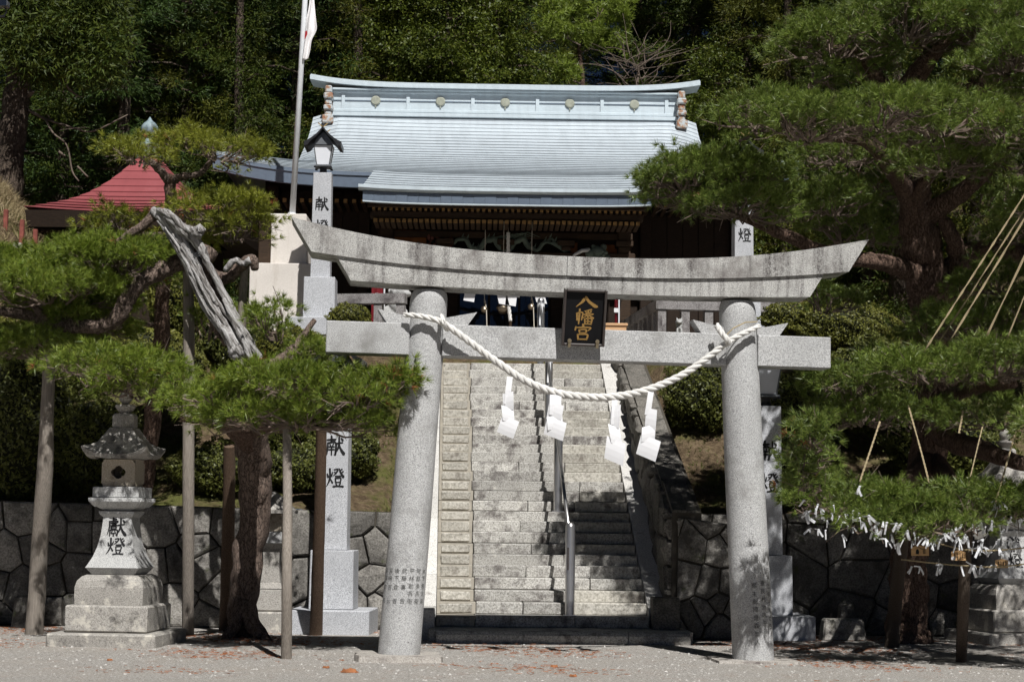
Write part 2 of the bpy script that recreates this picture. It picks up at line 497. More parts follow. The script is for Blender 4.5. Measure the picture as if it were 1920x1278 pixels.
M['broad'] = m_leaf('broadleaf_foliage', (0.020, 0.040, 0.005), (0.056, 0.084, 0.008), (0.16, 0.178, 0.020), 0.2, 0.6, 6, (0.12, 0.09, 0.02), 0.5, 0.3)
M['azalea'] = m_leaf('azalea_leaves', (0.05, 0.062, 0.010), (0.12, 0.13, 0.018), (0.26, 0.245, 0.055), 0.15, 1.1, 30, None, 0.5, 0.35)
M['azalea_dark'] = m_leaf('dark_hedge_leaves', (0.036, 0.052, 0.010), (0.085, 0.10, 0.016), (0.20, 0.20, 0.05), 0.2, 1.1, 30, None, 0.5, 0.35)
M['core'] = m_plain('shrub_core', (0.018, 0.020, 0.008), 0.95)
M['roof'] = None
def m_roof(name, col, rust=False):
    t = NT(name)
    v = t.coord()
    c = t.ramp(t.noise(t.coord((0.25, 3.0, 3.0)), 2.0, 5), [(0.3, tuple(x * 0.90 for x in col)), (0.7, tuple(min(1, x * 1.06) for x in col))])
    c = t.mix(t.ramp(t.noise(t.coord((2.2, 0.35, 0.35)), 2.4, 5, 0.6), [(0.42, 0.0), (0.75, 0.55)]), c, tuple(x * 0.74 for x in col))
    nb = t.bump(t.noise(v, 3.5, 4), 0.28, 0.05)
    return t.done(t.pbsdf(c, 0.38, nb, 0.0, 0.5))
M['roof'] = m_roof('pale_blue_roof_metal', (0.49, 0.545, 0.585))
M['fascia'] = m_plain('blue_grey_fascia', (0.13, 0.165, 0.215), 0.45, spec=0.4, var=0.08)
M['ridge'] = m_roof('pale_blue_ridge_metal', (0.53, 0.605, 0.645))
M['rust'] = None
t = NT('rusty_ornament')
v = t.coord((1, 1, 1), rand=True)
c = t.ramp(t.noise(v, 7, 5, 0.6), [(0.46, (0.44, 0.47, 0.48)), (0.54, (0.36, 0.26, 0.18)), (0.66, (0.25, 0.08, 0.04))])
M['rust'] = t.done(t.pbsdf(c, 0.75))
M['disc'] = m_plain('weathered_bronze_disc', (0.30, 0.31, 0.25), 0.6, var=0.2, scale=10)
M['red_roof'] = m_roof('red_painted_roof_metal', (0.30, 0.082, 0.088))
M['verdigris'] = m_granite('verdigris_copper', (0.10, 0.13, 0.14), (0.20, 0.27, 0.29), (0.30, 0.38, 0.40), sp=9, bump=0.1, rough=0.55,
    streak=((0.06, 0.06, 0.065), 0.55, 0.7, 0, 1))
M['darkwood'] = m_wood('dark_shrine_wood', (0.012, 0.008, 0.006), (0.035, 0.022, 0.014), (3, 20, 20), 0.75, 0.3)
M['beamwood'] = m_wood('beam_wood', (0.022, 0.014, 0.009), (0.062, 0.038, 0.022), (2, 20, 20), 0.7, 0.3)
M['rafter_end'] = m_plain('ochre_rafter_end', (0.26, 0.15, 0.05), 0.7, var=0.25)
M['orange_panel'] = m_plain('orange_painted_panel', (0.33, 0.11, 0.025), 0.6, var=0.3, scale=5)
M['carving'] = m_plain('grey_green_carving', (0.11, 0.14, 0.11), 0.8, var=0.3)
M['tusk'] = m_plain('white_tusk', (0.6, 0.6, 0.58), 0.6)
M['red_cloth'] = m_plain('red_cloth', (0.15, 0.008, 0.013), 0.75, var=0.15)
M['newwood'] = m_wood('new_wood', (0.50, 0.29, 0.15), (0.66, 0.43, 0.25), (3, 20, 20), 0.6, 0.1)
M['emawood'] = m_wood('ema_wood', (0.42, 0.25, 0.11), (0.56, 0.36, 0.18), (3, 20, 20), 0.7, 0.1)
M['bronze'] = m_plain('bronze_bell', (0.24, 0.20, 0.15), 0.35, metal=0.9)
M['cord'] = m_plain('pale_cord', (0.55, 0.50, 0.42), 0.85)
M['lamp_black'] = m_plain('black_lamp_metal', (0.012, 0.012, 0.014), 0.4, spec=0.5)
M['lamp_grey'] = m_plain('grey_lamp_frame', (0.16, 0.17, 0.18), 0.45, metal=0.5)
M['lamp_panel'] = m_plain('white_lamp_panel', (0.78, 0.80, 0.84), 0.35, var=0.02, spec=0.5)
M['gilt'] = m_plain('gilt_finial', (0.70, 0.50, 0.22), 0.35, metal=0.7)
M['glass'] = None
t = NT('dark_window_glass')
gl = t.pbsdf((0.012, 0.016, 0.024), 0.04, None, 0, 0.9)
M['glass'] = t.done(gl)
# ------------------------------------------------------------------ ground and hillside
t = NT('gravel_ground')
w = t.world()
c = t.ramp(t.noise(w, 30, 5, 0.9), [(0.32, (0.06, 0.055, 0.05)), (0.44, (0.24, 0.225, 0.205)), (0.55, (0.40, 0.38, 0.35)), (0.68, (0.66, 0.635, 0.60))])
c = t.mix(t.ramp(t.noise(w, 0.8, 5, 0.6), [(0.38, 0.0), (0.8, 0.45)]), c, (0.335, 0.295, 0.245))
vz = t.world((1.0, 0.55, 1.0))
red = t.ramp(t.noise(vz, 2.6, 8, 0.8), [(0.55, 0.0), (0.72, 0.45)])
c = t.mix(red, c, (0.25, 0.125, 0.07))
nb = t.bump(t.noise(w, 60, 3, 0.75), 0.9, 0.015)
nb = t.bump(t.noise(w, 2.2, 5, 0.6), 0.7, 0.06, nb)
M['gravel'] = t.done(t.pbsdf(c, 0.95, nb, 0, 0.15))

t = NT('hillside_earth')
w = t.world()
c = t.ramp(t.noise(w, 9, 6, 0.7), [(0.3, (0.04, 0.028, 0.018)), (0.5, (0.12, 0.086, 0.052)), (0.72, (0.22, 0.165, 0.105))])
c = t.mix(t.ramp(t.noise(w, 1.3, 5, 0.65), [(0.46, 0.0), (0.62, 0.85)]), c, (0.105, 0.115, 0.03))
nb = t.bump(t.noise(w, 22, 5, 0.7), 0.9, 0.06)
M['earth'] = t.done(t.pbsdf(c, 0.95, nb, 0, 0.1))
M['terrace'] = m_plain('terrace_gravel', (0.34, 0.31, 0.27), 0.95, var=0.2, scale=20, bump=0.4)

b = MB()
xs = [-1500, -60, -20, 0, 20, 60, 1500]; ys = [-1500, -60, 0, 10, 20, 30, 60, 1500]
b.grid(lambda u, v: (xs[round(u * 6)], ys[round(v * 7)], 0.0), 6, 7)
tag(b.build('ground', M['gravel']), kind='structure')

# stair frame: origin at the ground under the bottom left corner of the lowest step
SYAW = math.radians(2.2)
S_EX = Vector((math.cos(SYAW), math.sin(SYAW), 0)); S_EY = Vector((-math.sin(SYAW), math.cos(SYAW), 0))
S_O = at(818, 1168, 24.6); S_O.z = 0.0
SM = Matrix.Translation(S_O) @ Matrix.Rotation(SYAW, 4, 'Z')
STAIR_W, N_STEP, RISE, TREAD, Z0 = 2.93, 27, 0.16, 0.30, 0.17
LAND_Z = Z0 + N_STEP * RISE
LAND_Y = N_STEP * TREAD
TER_Z = 5.08
def s_local(x, y):
    p = Vector((x, y, 0)) - S_O
    return p.dot(S_EX), p.dot(S_EY)

def hill(x, y):
    lx, ly = s_local(x, y)
    e = 1.72 + (TER_Z - 1.72) * sstep(26.6, 34.4, y) 
    nz = 0.10 * math.sin(x * 1.3 + y * 0.7) + 0.06 * math.sin(x * 2.9 - y * 1.9)
    z = e + nz * (1 if 27 < y < 34 else 0.3)
    if y > 34.0: z = TER_Z
    if y > 35: z += sstep(35, 38, y) * min(4.2, max(0, (-x - 8.4) * 1.18)) * (1 - .55 * sstep(41, 46, y))
    if x > 9: z += sstep(30, 38, y) * min(5, (x - 9) * 0.7)
    if y > 50: z += min(9.0, (y - 50) * 0.42) + 0.3 * math.sin(x * 0.8)
    if -0.55 < lx < STAIR_W + 0.85 and ly < LAND_Y + 1.7:
        z = min(z, Z0 + max(0, ly) * RISE / TREAD - 0.45)
    return z

b = MB()
gx = [-60, -40, -28] + [-20 + 0.4 * i for i in range(101)] + [28, 40, 60]
gy = [26.75 + 0.35 * i for i in range(30)] + [37.5 + 0.8 * i for i in range(30)] + [63, 70, 80, 100]
b.grid(lambda u, v: (gx[round(u * (len(gx) - 1))], gy[round(v * (len(gy) - 1))], hill(gx[round(u * (len(gx) - 1))], gy[round(v * (len(gy) - 1))])), len(gx) - 1, len(gy) - 1)
tag(b.build('hillside', M['earth'], smooth=True), kind='structure')

# gravel of the shrine terrace, in front of and around the hall
b = MB().box(-7.5, 8.5, 34.7, 49, TER_Z - 0.2, TER_Z + 0.04)
tag(b.build('shrine_terrace', M['terrace']), kind='structure')

# ------------------------------------------------------------------ walls of fitted stones
def clip(poly, nx, ny, c):
    out = []
    for i in range(len(poly)):
        a, b_ = poly[i], poly[(i + 1) % len(poly)]
        da, db = a[0] * nx + a[1] * ny - c, b_[0] * nx + b_[1] * ny - c
        if da <= 0: out.append(a)
        if da * db < 0:
            k = da / (da - db); out.append((a[0] + (b_[0] - a[0]) * k, a[1] + (b_[1] - a[1]) * k))
    return out

def cells(poly, size, rg, jit=0.52):
    x0, x1 = min(p[0] for p in poly), max(p[0] for p in poly)
    y0, y1 = min(p[1] for p in poly), max(p[1] for p in poly)
    seeds = []
    ny = max(1, round((y1 - y0) / size))
    for j in range(ny):
        nx = max(1, round((x1 - x0) / (size * 1.15)))
        for i in range(nx + 1):
            seeds.append((x0 + (i + (0.5 if j % 2 else 0) + rg.uniform(-jit, jit)) * (x1 - x0) / nx, y0 + (j + 0.5 + rg.uniform(-jit, jit)) * (y1 - y0) / ny))
    out = []
    for a in seeds:
        p = list(poly)
        for q in seeds:
            if q is a: continue
            dx, dy = q[0] - a[0], q[1] - a[1]
            if dx * dx + dy * dy > (size * 3.2) ** 2: continue
            p = clip(p, dx, dy, (q[0] ** 2 + q[1] ** 2 - a[0] ** 2 - a[1] ** 2) / 2)
            if len(p) < 3: break
        if len(p) >= 3:
            ar = abs(sum(p[i][0] * p[(i + 1) % len(p)][1] - p[(i + 1) % len(p)][0] * p[i][1] for i in range(len(p)))) / 2
            if ar > 0.012: out.append(p)
    return out

def stone_wall(root, poly, O, U, V, size, mat, seed, depth=0.10, joint=0.014, name='stone'):
    """fitted stones over a 2D region; O + U*x + V*y, proud along N = U x V"""
    rg = random.Random(seed)
    O, U, V = Vector(O), Vector(U), Vector(V)
    N = U.cross(V).normalized()
    for p in cells(poly, size, rg):
        cx = sum(q[0] for q in p) / len(p); cy = sum(q[1] for q in p) / len(p)
        # insert mid points for rounder outlines
        q2 = []
        for i in range(len(p)):
            a, c_ = p[i], p[(i + 1) % len(p)]
            q2 += [a, ((a[0] + c_[0]) / 2 + rg.uniform(-.006, .006), (a[1] + c_[1]) / 2 + rg.uniform(-.006, .006))]
        n = len(q2)
        rad = max(0.05, min(math.hypot(q[0] - cx, q[1] - cy) for q in q2))
        s1 = max(0.5, 1 - joint / rad); s2 = max(0.4, 1 - (joint + 0.022) / rad)
        lift = depth * rg.uniform(0.75, 1.25); tx, ty = rg.uniform(-.06, .06), rg.uniform(-.06, .06)
        def P(q, s, h): 
            x, y = cx + (q[0] - cx) * s, cy + (q[1] - cy) * s
            return O + U * x + V * y + N * (h + (x - cx) * tx + (y - cy) * ty)
        vs = [P(q, s1, -0.05) for q in q2] + [P(q, s1, lift * 0.6) for q in q2] + [P(q, s2, lift) for q in q2] + [P((cx + rg.uniform(-.08, .08), cy + rg.uniform(-.06, .06)), 1, lift * 1.2 + rg.uniform(.008, .04))]
        fs = []
        for r in (0, 1):
            for k in range(n): fs.append((r * n + k, r * n + (k + 1) % n, (r + 1) * n + (k + 1) % n, (r + 1) * n + k))
        for k in range(n): fs.append((2 * n + k, 2 * n + (k + 1) % n, 3 * n))
        MB().add(vs, fs).build(name, mat, root, world=True)

def back_wall(root, poly, O, U, V, th, mat, name='wall_core'):
    O, U, V = Vector(O), Vector(U), Vector(V); N = U.cross(V).normalized()
    MB().prism(poly, lambda x, y: O + U * x + V * y - N * th, lambda x, y: O + U * x + V * y - N * 0.0).build(name, mat, root, world=True)

# left retaining wall (x from -9.5 m to the stairs), right retaining wall
WY = 26.5
lw = thing('retaining_wall', 'low wall of fitted polygonal grey stones left of the staircase', 'wall', (-5, WY, 0))
xr = S_O.x - 0.45
poly = [(-9.6, 0.0), (xr, 0.0), (xr, 1.72), (-9.6, 1.86)]
stone_wall(lw, poly, (0, WY, 0), (1, 0, 0), (0, 0, 1), 0.44, M['wallstone'], 3, 0.055, 0.010)
back_wall(lw, poly, (0, WY + 0.02, 0), (1, 0, 0), (0, 0, 1), 0.5, M['wallback'])
rw = thing('retaining_wall', 'low wall of fitted stones in shade behind the right pine trunk', 'wall', (6, WY, 0))
xl = S_O.x + STAIR_W + 0.5
poly = [(xl, 0.0), (10.5, 0.0), (10.5, 1.86), (xl, 1.75)]
stone_wall(rw, poly, (0, WY, 0), (1, 0, 0), (0, 0, 1), 0.50, M['wallstone'], 5, 0.055, 0.010)
back_wall(rw, poly, (0, WY + 0.02, 0), (1, 0, 0), (0, 0, 1), 0.5, M['wallback'])

# ------------------------------------------------------------------ staircase
st = thing('stone_staircase', 'weathered stone staircase climbing from the gate to the shrine', 'staircase', mat4=SM)
rg = random.Random(21)
def stone_box(x0, x1, y0, y1, z0, z1, mat, name='step_stone', rough=0.004, bev=0.012):
    b = MB().box(x0, x1, y0, y1, z0, z1, bev)
    b.v = [(x + rg.uniform(-rough, rough), y + rg.uniform(-rough, rough), z + rg.uniform(-rough, rough) * 0.6) for x, y, z in b.v]
    return b.build(name, mat, st)
stone_box(-0.10, STAIR_W + 0.5, -0.72, 0.55, -0.05, Z0 - 0.004, M['step'], 'landing_slab')
cuts = [0.0, 1.15, 2.55, STAIR_W + 0.45]
for a, c_ in zip(cuts[:-1], cuts[1:]):                       # round-nosed kerb in front of the first step
    b = MB()
    pr = [(-0.86, 0.0), (-0.88, 0.05), (-0.87, 0.11), (-0.82, 0.15), (-0.76, 0.16), (-0.74, 0.15), (-0.74, 0.0)]
    b.prism(pr, lambda y, z, a=a: (a + 0.004, y, z), lambda y, z, c_=c_: (c_ - 0.004, y, z))
    b.build('kerb_stone', M['step'], st)
for i in range(N_STEP):
    y0 = i * TREAD + rg.uniform(-.012, .012)
    z1 = Z0 + (i + 1) * RISE + rg.uniform(-.010, .010)
    z0 = Z0 + i * RISE - 0.004
    y1 = y0 + TREAD + 0.12
    sp = 0.53 + rg.uniform(-.02, .02)
    stone_box(0.0, sp - 0.006, y0 + 0.008, y1, z0, z1 - 0.004, M['mortar'], 'step_bedding', 0.001, 0.003)
    stone_box(0.045, sp - 0.05, y0 - 0.012, y1 - 0.05, z0 + 0.012, z1 - 0.020, M['step_rough'], 'step_stone', 0.009, 0.014)
    right = 2.02 + rg.uniform(-.22, .22)
    js = [sp, right, STAIR_W]
    if rg.random() < 0.35: js = [sp, sp + rg.uniform(0.6, 0.95), right, STAIR_W]
    for k, (a, c_) in enumerate(zip(js[:-1], js[1:])):
        last = k == len(js) - 2
        stone_box(a + 0.004, c_ - 0.004, y0 + rg.uniform(-.006, .006), y1, z0, z1 + rg.uniform(-.004, .004), M['step_rough'] if last and rg.random() < 0.5 else M['step'])
stone_box(-0.3, STAIR_W + 0.6, LAND_Y + 0.13, LAND_Y + 1.9, LAND_Z - 0.3, LAND_Z - 0.012, M['step'], 'landing_slab')
for i in range(4):                                             # short upper flight, mostly hidden behind the crossbeam
    stone_box(0.3, STAIR_W - 0.3, LAND_Y + 1.6 + i * 0.32, LAND_Y + 2.2 + i * 0.32, LAND_Z - 0.02, LAND_Z + (i + 1) * 0.145, M['step'])
# stringers: sloping slabs either side
SL = RISE / TREAD
def slope_box(x0, x1, ya, yb, lift, th, mat, name):
    za, zb = Z0 + ya * SL + lift, Z0 + yb * SL + lift
    vs = [(x0, ya, za - th), (x1, ya, za - th), (x1, yb, zb - th), (x0, yb, zb - th), (x0, ya, za), (x1, ya, za), (x1, yb, zb), (x0, yb, zb)]
    vs = [(x + rg.uniform(-.004, .004), y, z + rg.uniform(-.004, .004)) for x, y, z in vs]
    return MB().add(vs, [(3, 2, 1, 0), (4, 5, 6, 7), (0, 1, 5, 4), (1, 2, 6, 5), (2, 3, 7, 6), (3, 0, 4, 7)]).build(name, mat, st)
ed = [0.12, 0.9, 2.4, 3.9, 5.4, 6.9, LAND_Y + 0.1]
for a, c_ in zip(ed[:-1], ed[1:]):
    slope_box(-0.34, -0.008, a + 0.004, c_ - 0.004, 0.20, 0.9, M['stringer'], 'stringer_slab')
    slope_box(STAIR_W + 0.008, STAIR_W + 0.29, a + 0.004, c_ - 0.004, 0.13, 0.9, M['stringer'], 'stringer_slab')
stone_box(-0.36, -0.02, -0.22, 0.12, -0.02, 0.42, M['stringer'], 'end_post')
stone_box(STAIR_W + 0.02, STAIR_W + 0.38, -0.30, 0.11, -0.02, 0.60, M['dark_shade_stone'], 'end_post')
stone_box(STAIR_W + 0.02, STAIR_W + 0.40, LAND_Y - 0.1, LAND_Y + 0.3, LAND_Z - 0.4, LAND_Z + 0.28, M['step_rough'], 'end_post')
# rough flank wall right of the stairs; its left face looks at the steps, shade put into its dark colour
fw = thing('flank_wall', 'dark rough stone wall sloping up beside the right edge of the steps', 'wall', mat4=SM)
x_f = STAIR_W + 0.33
def flank(ya, yb, ha, hb):
    poly = [(ya, max(0, Z0 + ya * SL - 0.5)), (yb, Z0 + yb * SL - 0.5), (yb, Z0 + yb * SL + hb), (ya, Z0 + ya * SL + ha)]
    return poly
Uw = S_EY; Vw = Vector((0, 0, 1))
Of = S_O + S_EX * x_f
poly = flank(0.35, LAND_Y, 1.40, 0.28)
P2 = [(-y, z) for y, z in poly][::-1]
stone_wall(fw, P2, Of, -Uw, Vw, 0.48, M['dark_shade_stone'], 8, 0.07)
back_wall(fw, P2, Of + S_EX * 0.02, -Uw, Vw, 0.42, M['wallback'])
# cap slabs of the flank wall, tree shade put into their dark colour
n = 7
for k in range(n):
    ya, yb = 0.35 + (LAND_Y - 0.35) * k / n, 0.35 + (LAND_Y - 0.35) * (k + 1) / n
    ha = 1.40 + (0.28 - 1.40) * k / n; hb = 1.40 + (0.28 - 1.40) * (k + 1) / n
    za, zb = Z0 + ya * SL + ha, Z0 + yb * SL + hb
    x0, x1 = x_f + 0.02, x_f + 0.38
    vs = [(x0, ya + .006, za - .1), (x1, ya + .006, za - .1), (x1, yb - .006, zb - .1), (x0, yb - .006, zb - .1), (x0, ya + .006, za + .03), (x1, ya + .006, za + .03), (x1, yb - .006, zb + .03), (x0, yb - .006, zb + .03)]
    MB().add([(x + rg.uniform(-.02, .02), y, z + rg.uniform(-.015, .015)) for x, y, z in vs], [(3, 2, 1, 0), (4, 5, 6, 7), (0, 1, 5, 4), (1, 2, 6, 5), (2, 3, 7, 6), (3, 0, 4, 7)]).build('cap_slab', M['dark_shade_stone'], fw)
# front end of the flank wall, stones facing the camera
poly = [(0.0, 0.0), (0.80, 0.0), (0.80, 1.60), (0.02, 1.70)]
stone_wall(fw, poly, S_O + S_EX * (x_f + 0.08) + S_EY * 0.30, S_EX, Vw, 0.36, M['wallstone'], 9, 0.06, 0.010)
back_wall(fw, poly, S_O + S_EX * (x_f + 0.08) + S_EY * 0.32, S_EX, Vw, 1.6, M['wallback'])

# low front wall of the terrace
for side, (xa, xb) in enumerate(((-8.0, S_O.x - 0.3), (S_O.x + STAIR_W + 0.1, 9.0))):
    tw = thing('terrace_wall', ('low dark stone wall edging the terrace left of the stair top', 'low dark stone wall edging the terrace right of the stair top')[side], 'wall', ((xa + xb) / 2, 34.5, 4.4))
    poly = [(xa, 4.2), (xb, 4.2), (xb, TER_Z + 0.1), (xa, TER_Z + 0.1)]
    stone_wall(tw, poly, (0, 34.5, 0), (1, 0, 0), (0, 0, 1), 0.5, M['dark_shade_stone'], 30 + side, 0.06)
    back_wall(tw, poly, (0, 34.52, 0), (1, 0, 0), (0, 0, 1), 0.4, M['wallback'])

# ------------------------------------------------------------------ torii
TYAW = math.radians(5.8)
T_O = gpt(1083.5, 1237)
TM = Matrix.Translation(T_O) @ Matrix.Rotation(TYAW, 4, 'Z') @ Matrix.Rotation(0.0105, 4, 'Y') @ Matrix.Scale(1.015, 4)
TD = T_O.y
to = thing('torii_gate', 'large grey granite torii gate with upswept top lintel at the foot of the stairs', 'torii', mat4=TM)
HB, HT, HZ = 2.065, 1.825, 4.27
def pillar_c(side, z): return side * (HB + (HT - HB) * z / HZ)
def pillar_r(z): return 0.243 + (0.218 - 0.243) * z / HZ
pillars = []
for side in (-1, 1):
    b = MB()
    zs = [-0.03] + [0.18 * k for k in range(23)] + [4.08, 4.14, 4.19, 4.228]
    shrink = {4.14: 0.985, 4.19: 0.94, 4.228: 0.84}
    n = 40; vs = []; fs = []
    for z in zs:
        for k in range(n):
            a = 2 * math.pi * k / n
            r = pillar_r(z) * shrink.get(z, 1) * (1 + 0.006 * math.sin(3 * a + z * 2 + side) + 0.004 * math.sin(5 * a - z * 3.1))
            vs.append((pillar_c(side, z) + r * math.cos(a), r * math.sin(a), z))
    for i in range(len(zs) - 1):
        for k in range(n): fs.append((i * n + k, i * n + (k + 1) % n, (i + 1) * n + (k + 1) % n, (i + 1) * n + k))
    fs.append(tuple((len(zs) - 1) * n + k for k in range(n)))
    b.add(vs, fs)
    pillars.append(b.build('pillar', M['torii'], to, smooth=True, sharp=50))
    # base slab, irregular
    rb = random.Random(40 + side)
    b = MB()
    ol = []
    for k in range(20):
        a = 2 * math.pi * k / 20 + 0.1
        m_ = max(abs(math.cos(a)), abs(math.sin(a)))
        rr = (0.50 / m_) * rb.uniform(0.93, 1.05)
        ol.append((side * HB + min(1.15, rr) * math.cos(a), rr * 0.95 * math.sin(a)))
    b.prism(ol, lambda x, y: (x, y, -0.05), lambda x, y: (side * HB + (x - side * HB) * 0.97, y * 0.97, 0.045))
    b.build('base_slab', M['torii_base'], to)
# crossbeam (nuki): stub, centre, stub; butted against the pillars
NZ0, NZ1, NX = 3.455, 3.825, 2.93
nuki_parts = [(-NX - .08, pillar_c(-1, 3.6) - 0.19), (pillar_c(-1, 3.6) + 0.19, pillar_c(1, 3.6) - 0.19), (pillar_c(1, 3.6) + 0.19, NX)]
for xa, xb in nuki_parts:
    b = MB().box(xa, xb, -0.155, 0.155, NZ0, NZ1, 0.010)
    b.build('crossbeam', M['torii'], to)
# wedges on top of the crossbeam either side of each pillar
for side in (-1, 1):
    cx = pillar_c(side, 3.85)
    for inner in (-1, 1):
        xa = cx + inner * 0.20; xb = cx + inner * 0.575; xc = cx + inner * 0.47
        pl = [(xa, 3.828), (xc, 3.828), (xb, 3.828 + 0.155), (xa, 3.828 + 0.075)]
        b = MB().prism(pl, lambda x, z: (x, 0.12, z), lambda x, z: (x, -0.12, z))
        b.build('wedge', M['torii'], to)
# lintels: curved, two stones each
def lintel(name, x_top, x_bot, zb, zt, rise_b, rise_t, half, joint_x, p=2.4, mat=None, roof=0.0):
    for sd in (0, 1):
        b = MB()
        nn = 26
        vs = []; fs = []
        for k in range(nn + 1):
            f = k / nn
            ring = []
            for (lim, z_, rise) in ((x_bot, zb, rise_b), (x_top, zt, rise_t)):
                xe = -lim if sd == 0 else lim
                xj = joint_x + (-0.003 if sd == 0 else 0.003)
                x = xj + (xe - xj) * f
                z = z_ + rise * (abs(x) / lim) ** p
                x -= 0.05
                ring.append((x, z))
            (xb_, zb_), (xt_, zt_) = ring
            vs += [(xb_, -half, zb_), (xb_, half, zb_), (xt_, half, zt_), (xt_, 0, zt_ + roof), (xt_, -half, zt_)]
        m_ = 5
        for k in range(nn):
            for q in range(m_):
                fs.append((k * m_ + q, k * m_ + (q + 1) % m_, (k + 1) * m_ + (q + 1) % m_, (k + 1) * m_ + q))
        fs.append(tuple(range(m_))); fs.append(tuple(nn * m_ + q for q in range(m_)))
        b.add(vs, fs).build(name, mat, to)
lintel('lower_lintel', 2.87, 2.70, 4.235, 4.425, 0.05, 0.14, 0.245, 0.10, mat=M['torii_top'])
lintel('upper_lintel', 3.40, 3.16, 4.429, 4.655, 0.17, 0.335, 0.278, -0.20, mat=M['torii_top'], roof=0.035)

# ---- brush lettering: strokes on a 100 x 100 field, y down, [(x, y, width), ...]
def S(*p): return list(p)
DOG = [S((56,40,7),(74,37,6),(92,35,5)), S((71,5,7),(71,38,8),(65,66,7),(46,94,2)), S((72,42,4),(81,68,9),(99,92,13)), S((82,12,5),(91,23,10))]
FIRE = [S((8,30,5),(13,47,9)), S((39,22,4),(31,44,7)), S((22,5,8),(24,48,8),(16,74,6),(3,96,2)), S((25,54,4),(38,76,8))]
STEP_ = [S((46,10,5),(67,8,6),(58,26,6),(40,42,2)), S((48,20,4),(56,28,7)), S((75,4,5),(82,22,7),(99,46,11)), S((91,6,6),(80,17,4)), S((98,18,6),(87,27,4)),
    S((54,43,6),(84,42,6)), S((54,53,6),(57,75,6)), S((54,53,5),(84,52,6),(82,75,6)), S((57,73,5),(82,72,5)), S((58,79,5),(64,89,7)), S((83,77,7),(76,89,4)), S((42,95,7),(70,92,6),(99,94,8))]
GLYPH = {
 'hachi': [S((42,20,9),(36,46,11),(8,92,3)), S((49,5,8),(62,42,12),(95,86,18))],
 'man': [S((24,3,8),(22,60,9),(21,99,5)), S((9,28,8),(12,74,7)), S((10,28,7),(40,25,7),(36,72,6)), S((88,3,8),(50,14,4)), S((55,17,5),(63,27,8)), S((86,15,8),(76,27,4)), S((44,36,6),(98,32,8)), S((70,10,7),(70,56,7)), S((68,37,7),(42,60,3)), S((72,37,5),(99,58,11)),
   S((53,62,7),(56,99,7)), S((53,63,7),(91,62,7),(88,99,7)), S((56,96,7),(88,96,7)), S((56,79,6),(88,79,6)), S((71,63,6),(71,96,6))],
 'gu': [S((50,0,9),(53,14,10)), S((13,18,9),(9,40,6)), S((13,22,6),(90,20,8),(80,40,5)), S((31,36,8),(35,57,7)), S((31,36,6),(69,35,8),(66,57,7)), S((35,55,6),(66,54,6)), S((52,56,6),(46,67,6)), S((24,66,8),(28,99,8)), S((24,66,7),(77,66,8),(73,99,8)), S((28,97,7),(73,96,7))],
 'ken': [S((5,22,7),(52,19,7)), S((28,3,8),(28,35,8)), S((8,36,7),(6,70,7),(3,97,3)), S((8,37,6),(51,35,8),(51,92,8),(43,95,3)), S((19,42,4),(24,53,6)), S((39,41,6),(34,53,4)), S((15,57,6),(44,56,6)), S((14,71,6),(44,70,6)), S((29,56,6),(29,97,6))] + DOG,
 'ken_old': [S((30,1,7),(30,16,7)), S((30,9,6),(47,7,7)), S((8,20,6),(53,18,7),(47,29,4)), S((10,20,6),(10,52,6),(0,92,2)), S((17,30,5),(42,27,6)), S((28,24,5),(28,36,5),(46,34,5)), S((16,42,5),(51,41,6)), S((20,48,5),(20,60,5)), S((20,48,5),(46,48,5),(45,60,5)), S((20,59,5),(45,59,5)), S((15,66,6),(14,98,5)), S((15,66,5),(53,66,6),(53,96,7)), S((27,70,4),(23,80,5)), S((40,70,4),(44,80,5)), S((22,84,5),(46,83,5)), S((34,84,5),(34,99,6))] + DOG,
 'tou': FIRE + STEP_,
}
def glyph(b, name, fn, bold=1.0):
    """adds brush strokes; fn maps (x, y) in 0..1 (y down) to a 3D point"""
    for s in GLYPH[name]:
        pts = [p[:2] + (p[2] * bold,) for p in s]
        q = spline(pts, 6) if len(pts) > 1 else pts
        n = len(q); vs = []
        L = []
        for i in range(n):
            tx = q[min(i + 1, n - 1)][0] - q[max(i - 1, 0)][0]; ty = q[min(i + 1, n - 1)][1] - q[max(i - 1, 0)][1]
            l = math.hypot(tx, ty) or 1
            L.append((tx / l, ty / l))
        rows = [(q[0][0] - L[0][0] * q[0][2] * .35, q[0][1] - L[0][1] * q[0][2] * .35, q[0][2] * .5, L[0])]
        rows += [(q[i][0], q[i][1], q[i][2], L[i]) for i in range(n)]
        rows += [(q[-1][0] + L[-1][0] * q[-1][2] * .35, q[-1][1] + L[-1][1] * q[-1][2] * .35, q[-1][2] * .45, L[-1])]
        for x, y, w_, (dx, dy) in rows:
            for sg in (-1, 1):
                vs.append(fn((x - dy * sg * w_ / 2) / 100, (y + dx * sg * w_ / 2) / 100))
        b.add(vs, [(2 * i, 2 * i + 1, 2 * i + 3, 2 * i + 2) for i in range(len(rows) - 1)])

